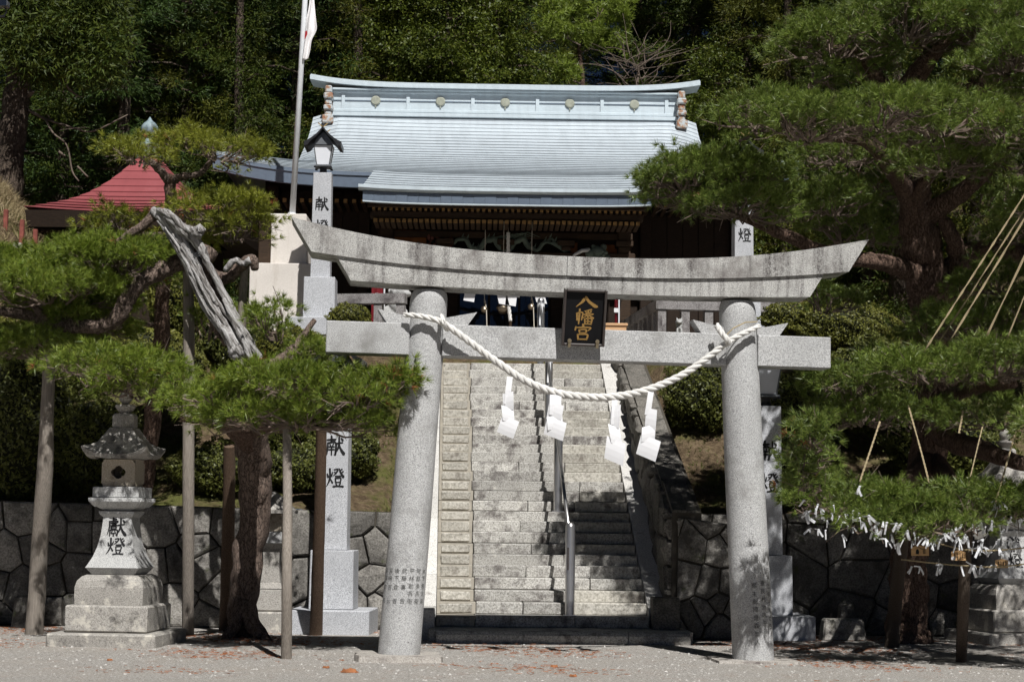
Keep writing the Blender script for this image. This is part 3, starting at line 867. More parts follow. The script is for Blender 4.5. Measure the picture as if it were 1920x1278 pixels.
# ---- carved names: small characters wrapped round the pillars
_tc = {}
def char_mesh(ch):
    if ch not in _tc:
        c_ = bpy.data.curves.new('char', 'FONT'); c_.body = ch; c_.resolution_u = 3
        o = bpy.data.objects.new('char', c_); COL.objects.link(o)
        dg = bpy.context.evaluated_depsgraph_get()
        me = o.evaluated_get(dg).to_mesh()
        _tc[ch] = ([(v.co.x, v.co.y) for v in me.vertices], [tuple(p.vertices) for p in me.polygons])
        bpy.data.objects.remove(o); bpy.data.curves.remove(c_)
    return _tc[ch]
def carve(parent, side, ang, z, size, ch):
    vs, fs = char_mesh(ch)
    if not vs: return
    mx = (min(v[0] for v in vs) + max(v[0] for v in vs)) / 2; my = (min(v[1] for v in vs) + max(v[1] for v in vs)) / 2
    b = MB(); out = []
    for x, y in vs:
        zz = z + (y - my) * size; r = pillar_r(zz) * 1.008 + 0.0035
        a = ang + (x - mx) * size / r
        out.append((pillar_c(side, zz) + r * math.cos(a), r * math.sin(a), zz))
    b.add(out, fs)
    b.build('carved_character', M['engraved'], parent)
cols = ['昌瀬太郎', '宮峰吉七', '後下倉吉', '武藤喜吉', '平林勘兵衛', '阿部多兵衛', '木下善次郎']
for k, s in enumerate(cols):
    ang = math.radians(-90 - 62 + k * 20.5 - 6)
    for j, ch in enumerate(s):
        z = 0.98 - (j * (0.34 / 4) if len(s) == 5 else (0, 0.085, 0.185, 0.34)[j]) + 0.01
        carve(pillars[0], -1, ang, z, 0.062, ch)
for k, (s, z0, ang) in enumerate((('願主御同盟森崇人', 0.90, -92), ('重民村池内千孫', 0.93, -66), ('明治三十二年十月廿日', 1.26, -44))):
    for j, ch in enumerate(s):
        carve(pillars[1], 1, math.radians(ang + j * 0.4), z0 - j * 0.092, 0.066, ch)

# ------------------------------------------------------------------ name plaque on the torii
pc = at(1095, 595, TD - 0.36)
PMX = Matrix.Translation(pc) @ Matrix.Rotation(TYAW, 4, 'Z') @ Matrix.Rotation(math.radians(0.8), 4, 'Y') @ Matrix.Rotation(math.radians(15), 4, 'X')
pq = thing('name_plaque', 'black lacquered name plaque with gold characters hung on the torii', 'plaque', mat4=PMX)
hw_, hh_ = 0.225, 0.305
MB().box(-hw_, hw_, -0.012, 0.012, -hh_, hh_).build('panel', M['lacquer'], pq)
for (xa, xb, za, zb) in ((-hw_ - .03, -hw_, -hh_ - .03, hh_ + .03), (hw_, hw_ + .03, -hh_ - .03, hh_ + .03), (-hw_ + .001, hw_ - .001, hh_, hh_ + .03), (-hw_ + .001, hw_ - .001, -hh_ - .03, -hh_)):
    MB().box(xa, xb, -0.055, 0.02, za, zb, 0.006).build('frame', M['plaqueframe'], pq)
for nm, zc, hx, hz, xo in (('hachi', 0.185, 0.135, 0.072, 0.01), ('man', 0.012, 0.108, 0.092, 0.0), ('gu', -0.17, 0.108, 0.092, -0.01)):
    b = MB()
    glyph(b, nm, lambda x, y: (xo + (x - .5) * 2 * hx, -0.017, zc - (y - .5) * 2 * hz), 1.25)
    b.build('gold_character', M['gold'], pq)
for sx in (-1, 1):
    b = MB().lathe([(0.001, -.012), (0.024, -.010), (0.026, 0.0), (0.001, .001)], 10)
    b.v = [(x + sx * 0.165, z - 0.07, y - hh_ + 0.035) for x, y, z in b.v]
    b.box(sx * 0.165 - 0.016, sx * 0.165 + 0.016, -0.075, -0.057, -hh_ - 0.045, -hh_ + 0.02)
    b.build('metal_fitting', M['brass'], pq)
# hanging bracket between plaque and beam
MB().box(-0.19, 0.20, 0.021, 0.14, -0.30, -0.14).build('bracket', M['plaqueframe'], pq)

# ------------------------------------------------------------------ sacred rope with paper streamers
rp = [(757, 590, 20.06), (775, 591, 20.02), (800, 595, 20.00), (830, 605, 20.0), (880, 640, 20.05), (930, 677, 20.08), (985, 713, 20.12), (1040, 735, 20.16), (1090, 743, 20.2), (1140, 744, 20.22), (1190, 737, 20.25), (1240, 721, 20.28), (1290, 696, 20.31), (1340, 660, 20.33), (1372, 636, 20.33), (1400, 622, 20.36), (1424, 611, 20.44)]
dd = TD - 20.5
rw_pts = [tuple(at(a, b_, d + dd)) for a, b_, d in rp]
ropeT = thing('sacred_rope', 'thick twisted white rope slung between the two torii pillars', 'rope', rw_pts[8])
ctr = spline(rw_pts, 14)
def rope_strands(root, ctr, rad_fn, nstr=3, pitch=0.30, seg=7, mat=None, name='strand'):
    L = [0.0]
    for a, b_ in zip(ctr[:-1], ctr[1:]): L.append(L[-1] + float(np.linalg.norm(b_ - a)))
    for s in range(nstr):
        path, rads = [], []
        for i, p in enumerate(ctr):
            tt = Vector(ctr[min(i + 1, len(ctr) - 1)] - ctr[max(i - 1, 0)]).normalized()
            a = Vector((0, 0, 1)); a = (a - tt * a.dot(tt)).normalized(); c_ = tt.cross(a)
            ph = 2 * math.pi * (L[i] / pitch + s / nstr)
            r = rad_fn(L[i] / L[-1])
            path.append(Vector(p) + a * math.cos(ph) * r * 0.50 + c_ * math.sin(ph) * r * 0.50); rads.append(r * 0.60)
        MB().tube(path, rads, seg).build(name, mat, root, smooth=True, world=True)
rope_strands(ropeT, ctr, lambda f: 0.027 + 0.019 * math.sin(math.pi * min(1, max(0, f))) ** 0.6, mat=M['rope_white'])
# tied ends
rope_strands(ropeT, spline([tuple(at(1344, 609, 20.33 + dd)), tuple(at(1352, 622, 20.28 + dd)), tuple(at(1361, 634, 20.26 + dd)), tuple(at(1368, 644, 20.30 + dd))], 10), lambda f: 0.036, 3, 0.2, 6, M['rope_white'], 'tail')
rope_strands(ropeT, spline([tuple(at(828, 592, 20.1 + dd)), tuple(at(831, 600, 19.97 + dd)), tuple(at(834, 610, 19.98 + dd)), tuple(at(838, 618, 20.08 + dd))], 8), lambda f: 0.028, 3, 0.16, 6, M['rope_white'], 'tail')
MB().tube([at(1362, 628, 20.30 + dd), at(1375, 615, 20.30 + dd), at(1398, 604, 20.36 + dd), at(1420, 603, 20.48 + dd)], 0.008, 5).build('cord', M['straw'], ropeT, world=True)

def streamer(px, py, d, panels, label):
    """zigzag paper: panels = [(dx_top, y_top, dx_bot, y_bot, width, twist)] in px relative to the hanging point"""
    o = at(px, py, d)
    r_ = thing('paper_streamer', label, 'paper streamer', o, group='paper streamers hanging from the rope')
    k = d / FPX
    for i, (x0, y0, x1, y1, wd, tw) in enumerate(panels):
        b = MB()
        def P(u, v, off):
            x = x0 + (x1 - x0) * v + (u - 0.5) * wd; y = y0 + (y1 - y0) * v + (u - 0.5) * wd * tw
            bow = 0.012 * math.sin(math.pi * v) + (.03 if i % 2 else -.02) * (u - .5) + .012 * (v - .5) * (-1) ** i
            return (x * k, -i * 0.006 + off - bow, -y * k)
        b.grid(lambda u, v: P(u, v, 0), 3, 4)
        b.grid(lambda u, v: P(u, v, 0.0015), 3, 4, True)
        b.build('paper_fold', M['paper'], r_)
streamer(956, 706, 20.06 + dd, [(0, 0, -5, 52, 11, .1), (-3, 30, -2, 64, 20, -.25), (-4, 57, -1, 86, 23, .3), (3, 78, -8, 110, 31, .42)], 'leftmost white zigzag paper streamer on the rope')
streamer(1042, 740, 20.12 + dd, [(0, 0, -1, 38, 22, .05), (2, 16, -4, 50, 27, .35), (-2, 40, 0, 64, 29, -.2), (3, 46, -4, 80, 36, .38)], 'white zigzag paper streamer in front of the handrail, second from left')
streamer(1153, 746, 20.20 + dd, [(0, 0, -2, 50, 11, .1), (2, 14, -1, 58, 18, -.2), (-2, 52, 4, 88, 22, .35), (3, 78, -2, 120, 35, .42)], 'white zigzag paper streamer just right of the rope centre, third from left')
streamer(1221, 732, 20.24 + dd, [(0, 0, -7, 46, 11, .1), (1, 34, -2, 74, 20, .25), (-4, 66, -6, 94, 26, -.25), (0, 88, -10, 126, 36, .42)], 'rightmost white zigzag paper streamer on the rope')

# ------------------------------------------------------------------ handrail up the stairs
hr = thing('handrail', 'stainless steel handrail of single posts up the middle of the steps', 'handrail', mat4=SM)
hx = 1.84
posts = []
for yy, kk in ((0.14, 1), (2.88, 10), (5.55, 19), (8.25, 27)):
    zb = Z0 + kk * RISE
    posts.append((yy, zb))
    b = MB().lathe([(0.067, zb - 0.02), (0.067, zb + 1.20), (0.062, zb + 1.24), (0.04, zb + 1.265), (0.0, zb + 1.27)], 18, (hx, yy), cap=False)
    po = b.build('post', M['steel'], hr, smooth=True, sharp=40)
    MB().box(hx - 0.09, hx + 0.09, yy - 0.09, yy + 0.09, zb - 0.003, zb + 0.008).build('base_plate', M['steel'], hr)
    if kk > 15:
        b = MB().lathe([(0.066, zb + 1.08), (0.070, zb + 1.12), (0.066, zb + 1.20)], 12, (hx, yy))
        b.box(hx - 0.035, hx - 0.005, yy - 0.085, yy - 0.078, zb + 0.75, zb + 1.1); b.box(hx + 0.0, hx + 0.03, yy - 0.088, yy - 0.081, zb + 0.82, zb + 1.1)
        b.build('white_tie', M['paper'], hr)
for (ya, za), (yb, zb) in zip(posts[:-1], posts[1:]):
    MB().tube([(hx - 0.02, ya - 0.02, za + 1.17), (hx - 0.02, (ya + yb) / 2, (za + zb) / 2 + 1.155), (hx - 0.02, yb - 0.05, zb + 1.13)], 0.026, 10, cap=True).build('rail', M['steel'], hr, smooth=True)
MB().box(hx - 0.045, hx - 0.025, 0.14 - 0.066, 0.14 - 0.05, 0.33 + 0.62, 0.33 + 0.93).build('label_plate', M['plaqueframe'], hr)
# ------------------------------------------------------------------ granite lamp posts (built once, copied)
def make_lamp_post(base, yaw, label):
    r_ = thing('stone_lamp_post', label, 'lamp post', base, yaw, group='granite lamp posts flanking the stairs')
    MB().box(-0.58, 0.58, -0.58, 0.58, -0.02, 0.335, 0.012).build('plinth', M['post'], r_)
    MB().box(-0.315, 0.315, -0.315, 0.315, 0.338, 1.17, 0.010, top=(0.006, 0.006)).build('pedestal', M['post'], r_)
    sh = MB().box(-0.195, 0.195, -0.195, 0.195, 1.173, 3.30, 0.008, top=(0.012, 0.012)).build('shaft', M['post'], r_)
    def front(z): return -0.195 + 0.012 * (z - 1.173) / 2.13 - 0.0035
    for nm, zc in (('ken', 2.66), ('tou', 2.20)):
        b = MB()
        glyph(b, nm, lambda x, y: ((x - .5) * 0.255, front(zc), zc - (y - .5) * 0.285), 1.5)
        b.build('painted_character', M['ink'], sh)
    # lantern
    la = MB().lathe([(0.085, 3.302), (0.085, 3.33), (0.07, 3.36), (0.075, 3.43)], 16).build('lantern_neck', M['lamp_black'], r_)
    b = MB().box(-0.17, 0.17, -0.17, 0.17, 3.432, 3.462, 0.005)
    b.build('lantern_base', M['lamp_grey'], r_)
    for sx in (-1, 1):
        for sy in (-1, 1):
            MB().box(sx * 0.155 - 0.025, sx * 0.155 + 0.025, sy * 0.155 - 0.025, sy * 0.155 + 0.025, 3.405, 3.431).build('foot', M['lamp_black'], r_)
    wb, wt, z0, z1 = 0.125, 0.185, 3.466, 3.86
    vs = [(-wb, -wb, z0), (wb, -wb, z0), (wb, wb, z0), (-wb, wb, z0), (-wt, -wt, z1), (wt, -wt, z1), (wt, wt, z1), (-wt, wt, z1)]
    for q in ((0, 1, 5, 4), (1, 2, 6, 5), (2, 3, 7, 6), (3, 0, 4, 7)):
        P = [Vector(vs[i]) for i in q]; nrm = (P[1] - P[0]).cross(P[3] - P[0]).normalized()
        b = MB().add([tuple(p) for p in P] + [tuple(p - nrm * 0.01) for p in P], [(0, 1, 2, 3), (7, 6, 5, 4), (0, 4, 5, 1), (1, 5, 6, 2), (2, 6, 7, 3), (3, 7, 4, 0)])
        b.build('lamp_panel', M['lamp_panel'], r_)
    for q in range(4):
        p0, p1 = Vector(vs[q]), Vector(vs[q + 4])
        MB().tube([p0, p1], 0.014, 4).build('frame_bar', M['lamp_grey'], r_)
    for z, w_ in ((z0, wb), (z1, wt)):
        for q in range(4):
            a = [(-w_, -w_), (w_, -w_), (w_, w_), (-w_, w_)]
            MB().tube([(*a[q], z), (*a[(q + 1) % 4], z)], 0.012, 4).build('frame_bar', M['lamp_grey'], r_)
    # gabled roof with sweeping eaves; ridge runs front to back
    prof = [(0.0, 4.22), (0.05, 4.15), (0.13, 4.06), (0.23, 3.98), (0.31, 3.93), (0.375, 3.905)]
    outer = [(-x, z) for x, z in prof[::-1]] + prof[1:]
    th = [0.10 if abs(x) > 0.3 else 0.05 for x, z in outer]
    low = [(x * 0.985, z - t_) for (x, z), t_ in zip(outer, th)]
    pl = outer + low[::-1]
    b = MB()
    n = len(outer)
    vs = [(x, -0.34, z) for x, z in pl] + [(x, 0.34, z) for x, z in pl]
    N2 = len(pl); fs = []
    for k in range(N2): fs.append((k, (k + 1) % N2, N2 + (k + 1) % N2, N2 + k))
    for k in range(n - 1):
        fs.append((k, k + 1, N2 - 2 - k, N2 - 1 - k)); fs.append((N2 + k, N2 + N2 - 1 - k, N2 + N2 - 2 - k, N2 + k + 1))
    b.add(vs, fs).build('lantern_roof', M['lamp_black'], r_)
    pl = [(-0.2, 3.865), (0.2, 3.865), (0.10, 4.02), (0.0, 4.12), (-0.10, 4.02)]
    for y in (-0.21, 0.21):
        MB().prism(pl, lambda x, z: (x, y + 0.01, z), lambda x, z: (x, y - 0.01, z)).build('gable_board', M['lamp_grey'], r_)
    for y in (-0.30, 0.30):
        for sx in (-1, 1):
            MB().tube([(sx * -0.02, y, 4.18), (sx * 0.095, y, 4.285)], 0.014, 4).build('gilt_finial', M['gilt'], r_)
    return r_
p = gpt(627, 1172)
lp = make_lamp_post((p.x + .14, 25.75, 0.0), math.radians(-2), 'granite lamp post left of the gate pillar, below the low pine pad')
def lamp_copy(loc, yaw, label):
    c_ = copy_tree(lp, None, Matrix.Translation(Vector(loc)) @ Matrix.Rotation(yaw, 4, 'Z'))
    c_['label'] = label
p = gpt(1437, 1182); lamp_copy((p.x - 0.24, 25.65, 0.0), math.radians(3), 'granite lamp post mostly hidden behind the right torii pillar')
q = at(604, 420, 35.4); lamp_copy((q.x, 35.4, at(604, 520, 35.2).z - 1.17), math.radians(1), 'granite lamp post on the upper terrace beside the flagpole base')
q = at(1392, 420, 35.6); lamp_copy((q.x, 35.6, at(1392, 538, 35.6).z - 1.17), math.radians(3), 'granite lamp post on the upper terrace framed by pine branches')

# ------------------------------------------------------------------ stone garden lanterns
def make_lantern(base, yaw, label, scale=1.0):
    r_ = thing('stone_lantern', label, 'stone lantern', base, yaw, scale=scale)
    rr = random.Random(5)
    def irregular(b, a):
        b.v = [(x + rr.uniform(-a, a), y + rr.uniform(-a, a), z + rr.uniform(-a, a) * .5) for x, y, z in b.v]; return b
    irregular(MB().box(-0.70, 0.70, -0.72, 0.72, -0.03, 0.165, 0.025), .012).build('base_slab', M['lantern_old'], r_)
    irregular(MB().box(-0.53, 0.53, -0.53, 0.53, 0.17, 0.50, 0.02), .006).build('base_block', M['lantern_old'], r_)
    MB().lathe([(0.435, 0.504), (0.44, 0.60), (0.44, 0.72), (0.42, 0.80), (0.375, 0.855), (0.33, 0.875)], square=4).build('rounded_block', M['lantern_old'], r_)
    sh = MB().lathe([(0.27, 0.878), (0.285, 0.89), (0.345, 0.965), (0.325, 1.0), (0.275, 1.10), (0.235, 1.22), (0.205, 1.36), (0.19, 1.50), (0.185, 1.60), (0.225, 1.645), (0.23, 1.675)], square=4).build('shaft', M['lantern_granite'], r_)
    prof = [(1.10, .275), (1.22, .235), (1.36, .205), (1.50, .19), (1.60, .185)]
    def rad(z):
        for (za, ra), (zb, rb_) in zip(prof[:-1], prof[1:]):
            if za <= z <= zb: return ra + (rb_ - ra) * (z - za) / (zb - za)
        return prof[-1][1]
    for nm, zc, sz in (('ken_old', 1.475, 0.235), ('tou', 1.235, 0.225)):
        b = MB(); glyph(b, nm, lambda x, y: ((x - .5) * sz * 1.02, -rad(zc - (y - .5) * sz) - 0.004, zc - (y - .5) * sz), 1.4)
        b.build('painted_character', M['ink'], sh)
    # lotus bowl with petals
    MB().lathe([(0.16, 1.678), (0.20, 1.70), (0.26, 1.735), (0.315, 1.785), (0.335, 1.835), (0.315, 1.845)], square=4).build('lotus_bowl', M['lantern_granite'], r_)
    for fc in range(4):
        for k in range(5):
            b = MB()
            xc = (k - 2) * 0.128
            pts = [(-0.05, 1.845, .337), (0.05, 1.845, .337), (0.058, 1.80, .330), (0.03, 1.755, .292), (0.0, 1.73, .268), (-0.03, 1.755, .292), (-0.058, 1.80, .330)]
            rot = Matrix.Rotation(fc * math.pi / 2, 3, 'Z')
            vs = [rot @ Vector((xc + x, -(y + 0.012), z)) for x, z, y in pts] + [rot @ Vector((xc + x * 1.05, -(y - 0.02), z)) for x, z, y in pts] + [rot @ Vector((xc, -(.335 + 0.022), 1.80))]
            fs = [(i, (i + 1) % 7, 14) for i in range(7)] + [(i, 7 + i, 7 + (i + 1) % 7, (i + 1) % 7) for i in range(7)]
            b.add([tuple(v) for v in vs], fs).build('lotus_petal', M['lantern_granite'], r_, smooth=False)
    MB().box(-0.30, 0.30, -0.30, 0.30, 1.848, 1.985, 0.010).build('platform', M['lantern_granite'], r_)
    # fire box with cut window: four walls, front and back with an opening
    h = 0.215; z0, z1 = 1.988, 2.335
    for sy in (-1, 1):
        n = 24; b = MB()
        ring = []
        for k in range(n):
            a = 2 * math.pi * k / n
            r2 = 0.072 * (1 + 0.22 * abs(math.cos(2 * a)))
            ring.append((r2 * math.cos(a) * 1.1, (z0 + z1) / 2 + 0.01 + r2 * math.sin(a) * .95))
        outer = []
        for k in range(n):
            a = 2 * math.pi * k / n
            m_ = 1 / max(abs(math.cos(a)) / h, abs(math.sin(a)) / ((z1 - z0) / 2))
            outer.append((m_ * math.cos(a), (z0 + z1) / 2 + m_ * math.sin(a)))
        ya, yb = sy * h, sy * (h - 0.055)
        vs = [(x, ya, z) for x, z in ring] + [(x, ya, z) for x, z in outer] + [(x, yb, z) for x, z in ring] + [(x, yb, z) for x, z in outer]
        fs = []
        for k in range(n):
            k2 = (k + 1) % n
            fs += [(k, k2, n + k2, n + k), (2 * n + k, 3 * n + k, 3 * n + k2, 2 * n + k2), (k, 2 * n + k, 2 * n + k2, k2), (n + k, n + k2, 3 * n + k2, 3 * n + k)]
        b.add(vs, fs).build('firebox_wall', M['firebox'], r_)
    for sx in (-1, 1):
        MB().box(min(sx * h, sx * (h - .055)), max(sx * h, sx * (h - .055)), -h + 0.057, h - 0.057, z0, z1).build('firebox_wall', M['firebox'], r_)
    # sweeping roof: corners lifted
    n_r = 7
    prof = [(0.395, 2.345), (0.41, 2.395), (0.335, 2.47), (0.265, 2.56), (0.20, 2.66), (0.15, 2.745)]
    b = MB(); vs = []; fs = []
    nn = 32
    for i, (r0, z) in enumerate(prof):
        for k in range(nn):
            a = 2 * math.pi * k / nn + math.pi / 4
            m_ = 1 / max(abs(math.cos(a)), abs(math.sin(a)))
            cf = (m_ - 1) / 0.414
            lift = (0.10 if i < 2 else 0.05 if i == 2 else 0.0) * cf ** 2
            ext = 1 + (0.05 * cf ** 2 if i < 2 else 0)
            vs.append((r0 * m_ * math.cos(a) * ext, r0 * m_ * math.sin(a) * ext, z + lift))
    for i in range(len(prof) - 1):
        for k in range(nn): fs.append((i * nn + k, i * nn + (k + 1) % nn, (i + 1) * nn + (k + 1) % nn, (i + 1) * nn + k))
    fs += [tuple(range(nn - 1, -1, -1)), tuple((len(prof) - 1) * nn + k for k in range(nn))]
    b.add(vs, fs).build('roof', M['lantern_old'], r_)
    MB().lathe([(0.135, 2.748), (0.14, 2.76), (0.14, 2.90), (0.12, 2.93)], square=6).build('neck', M['lantern_old'], r_)
    MB().lathe([(0.05, 2.932), (0.10, 2.97), (0.135, 3.02), (0.13, 3.04), (0.06, 3.05), (0.045, 3.06), (0.085, 3.11), (0.09, 3.15), (0.06, 3.20), (0.015, 3.245), (0, 3.25)], 16, cap=False).build('finial', M['lantern_old'], r_, smooth=True, sharp=40)
    return r_
p = gpt(225, 1200)
ln = make_lantern((p.x + 0.09, 22.95, 0), math.radians(-5), 'tall stone lantern carved with black characters at left of the gate')
c_ = copy_tree(ln, None, Matrix.Translation(Vector((at(1905, 1180, 25.0).x, 25.4, 0))) @ Matrix.Rotation(math.radians(14), 4, 'Z') @ Matrix.Scale(0.93, 4))
c_['label'] = 'shaded stone lantern at the right edge behind the paper slips'

# small lantern behind the old pine trunk
p = at(508, 1140, 25.6)
sm = thing('small_stone_lantern', 'small stone lantern half hidden behind the old pine trunk', 'stone lantern', (p.x, 25.6, 0))
MB().box(-0.36, 0.36, -0.30, 0.30, -0.02, 0.30, 0.02).build('base_block', M['lantern_old'], sm)
MB().box(-0.26, 0.26, -0.22, 0.22, 0.303, 0.62, 0.02, top=(.02, .02)).build('pedestal', M['lantern_old'], sm)
MB().lathe([(0.20, 0.622), (0.14, 0.70), (0.11, 0.95), (0.12, 1.18), (0.19, 1.25)], square=4).build('shaft', M['lantern_old'], sm)
MB().box(-0.22, 0.22, -0.22, 0.22, 1.253, 1.42, 0.012).build('platform', M['lantern_granite'], sm)
MB().box(-0.14, 0.14, -0.14, 0.14, 1.423, 1.68, 0.012).build('firebox', M['firebox'], sm)
MB().lathe([(0.33, 1.683), (0.335, 1.73), (0.24, 1.80), (0.15, 1.90), (0.06, 1.97), (0.02, 1.99)], square=6).build('roof', M['lantern_old'], sm)

# small upright stones at the wall foot
for k, (px, py, w_, h_, tl) in enumerate(((50, 1158, 0.36, 0.46, 0.05), (122, 1160, 0.44, 0.46, 0.06))):
    p = gpt(px, py)
    b = MB().box(-w_ / 2, w_ / 2, -0.12, 0.12, -0.02, h_, 0.03, top=(tl, 0.02))
    b.v = [(x + math.sin(z * 9 + k) * .012, y, z + 0.05 * x) for x, y, z in b.v]
    o = b.build('upright_stone', M['wallstone']); o.location = (p.x, min(p.y, 26.0), 0); o.rotation_euler = (0, 0, 0.15 * (k - .5))
    tag(o, ('leftmost squat upright stone at the foot of the wall', 'squat upright stone between wooden prop and stone lantern base')[k], 'stone')
for k, (px, py, w_, h_) in enumerate(((1560, 1190, 0.62, 0.30), (1562, 1150, 0.24, 0.5))):
    p = gpt(px, 1192)
    b = MB().box(-w_ / 2, w_ / 2, -0.18, 0.18, -0.02, h_, 0.03, top=(0.03, 0.03))
    o = b.build('upright_stone', M['wallstone']); o.location = (p.x + 0.1 * k, 25.4 + 0.35 * k, 0); tag(o, ('low stone block on the ground right of the hidden lamp post', 'small upright stone behind the low block in the shade')[k], 'stone')

# ------------------------------------------------------------------ main hall
HYAW = math.radians(0.9)
H_O = at(949, 560, 38.6); H_O.z = 0
HM = Matrix.Translation(H_O) @ Matrix.Rotation(HYAW, 4, 'Z')
ha = thing('shrine_hall', 'shrine hall with broad curved pale blue metal roof above the stairs', 'shrine', mat4=HM)
PROF = [(7.5, 12.30), (6.7, 11.62), (5.6, 10.98), (4.4, 10.42), (3.2, 9.96), (2.0, 9.58)]
prof_s = spline(PROF, 10)
def prof_at(f):
    x = f * (len(prof_s) - 1); i = min(int(x), len(prof_s) - 2); k = x - i
    return prof_s[i] * (1 - k) + prof_s[i + 1] * k
def half_w(f): return 5.05 + 0.10 * sstep(0, .5, f) + (1.65 * sstep(0.50, 1.0, f) ** 1.15)
def roof_pt(u, f, back=False):
    y, z = prof_at(f)
    x = u * half_w(f)
    z -= 0.26 * max(0, (abs(x) - 4.25) / .8) ** 1.4 * (1 - sstep(.45, .8, f))
    z += 0.42 * abs(u) ** 5 * sstep(0.55, 1.0, f) + 0.10 * abs(u) ** 4 * (1 - f)
    if back: y = 15 - y
    return (x, y, z)
NCR = 25
for k in range(NCR):
    fa, fb = k / NCR, (k + 1) / NCR
    b = MB()
    nu = 28
    vs = []
    for i in range(nu + 1):
        u = -1 + 2 * i / nu
        xa, ya, za = roof_pt(u, max(0, fa - .6 / NCR)); xb, yb, zb = roof_pt(u, fb)
        vs += [(xa, ya, za - 0.006), (xb, yb, zb + 0.030), (xb, yb + 0.003, zb + 0.022)]
    fs = []
    for i in range(nu):
        for q in range(2): fs.append((i * 3 + q, i * 3 + q + 1, i * 3 + q + 4, i * 3 + q + 3))
    b.add(vs, fs).build('roof_course', M['roof'], ha)
b = MB()
b.grid(lambda u, v: roof_pt(-1 + 2 * u, v, True), 24, 24, True)
b.grid(lambda u, v: (lambda p0, p1: (p0[0], p0[1] + (p1[1] - p0[1]) * u, p0[2] - 0.03))(roof_pt(-1, v), roof_pt(-1, v, True)), 8, 24)
b.grid(lambda u, v: (lambda p0, p1: (p0[0], p0[1] + (p1[1] - p0[1]) * u, p0[2] - 0.03))(roof_pt(1, v), roof_pt(1, v, True)), 8, 24, True)
b.build('rear_roof', M['roof'], ha)
# forward porch roof
KP = [(2.12, 9.62), (1.6, 9.425), (1.05, 9.225), (0.5, 9.03), (0.0, 8.86)]
kp_s = spline(KP, 8)
def porch_pt(u, f):
    x = f * (len(kp_s) - 1); i = min(int(x), len(kp_s) - 2); k = x - i
    y, z = kp_s[i] * (1 - k) + kp_s[i + 1] * k
    hw = 3.08 + 0.10 * f
    return (u * hw, y, z + 0.006 + 0.05 * abs(u) ** 4)
NK = 7
for k in range(NK):
    fa, fb = k / NK, (k + 1) / NK
    vs = []
    nu = 20
    for i in range(nu + 1):
        u = -1 + 2 * i / nu
        xa, ya, za = porch_pt(u, max(0, fa - .6 / NK)); xb, yb, zb = porch_pt(u, fb)
        vs += [(xa, ya, za - 0.006), (xb, yb, zb + 0.028), (xb, yb + 0.003, zb + 0.020)]
    fs = []
    for i in range(nu):
        for q in range(2): fs.append((i * 3 + q, i * 3 + q + 1, i * 3 + q + 4, i * 3 + q + 3))
    MB().add(vs, fs).build('porch_roof_course', M['roof'], ha)
# porch sides and fascia
b = MB()
for sd in (-1, 1):
    b.grid(lambda u, v: (porch_pt(sd, v)[0], porch_pt(sd, v)[1], porch_pt(sd, v)[2] - 0.30 * u), 1, 14, sd > 0)
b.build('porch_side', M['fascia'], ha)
nseg = 26                                                # fascia plates, slightly uneven lower edge
rf = random.Random(4)
for k in range(nseg):
    ua, ub = -1 + 2 * k / nseg, -1 + 2 * (k + 1) / nseg
    pa, pb = porch_pt(ua, 1), porch_pt(ub, 1)
    o1, o2 = rf.uniform(0, .02), rf.uniform(0, .015)
    b = MB().add([(pa[0] + .002, -0.004 - o2, pa[2] - 0.115), (pb[0] - .002, -0.004 - o2, pb[2] - 0.115), (pb[0] - .002, 0.02 - o2, pb[2] - 0.315 - o1), (pa[0] + .002, 0.02 - o2, pa[2] - 0.315 - o1),
                  (pa[0] + .002, 0.10, pa[2] - 0.115), (pb[0] - .002, 0.10, pb[2] - 0.115), (pb[0] - .002, 0.10, pb[2] - 0.335 - o1), (pa[0] + .002, 0.10, pa[2] - 0.335 - o1)],
                 [(0, 1, 2, 3), (4, 7, 6, 5), (0, 4, 5, 1), (3, 2, 6, 7), (0, 3, 7, 4), (1, 5, 6, 2)])
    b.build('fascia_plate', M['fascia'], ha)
b = MB(); vs = []
for i in range(41):
    u = -1.03 + 2.06 * i / 40; x, y, z = porch_pt(u, 1)
    vs += [(x, -0.10, z + 0.012), (x, -0.10, z - 0.055), (x, -0.02, z - 0.10), (x, 0.1, z - 0.10)]
b.add(vs, [(i * 4 + q, i * 4 + q + 1, i * 4 + q + 5, i * 4 + q + 4) for i in range(40) for q in range(3)]).build('eave_edge', M['ridge'], ha)
b = MB(); vs = []                                          # thin light lower edge under the fascia
for i in range(41):
    u = -1 + 2 * i / 40; x, y, z = porch_pt(u, 1)
    vs += [(x, -0.005, z - 0.325), (x, -0.005, z - 0.352), (x, 0.11, z - 0.352)]
b.add(vs, [(i * 3 + q, i * 3 + q + 1, i * 3 + q + 4, i * 3 + q + 3) for i in range(40) for q in range(2)]).build('eave_edge', M['ridge'], ha)
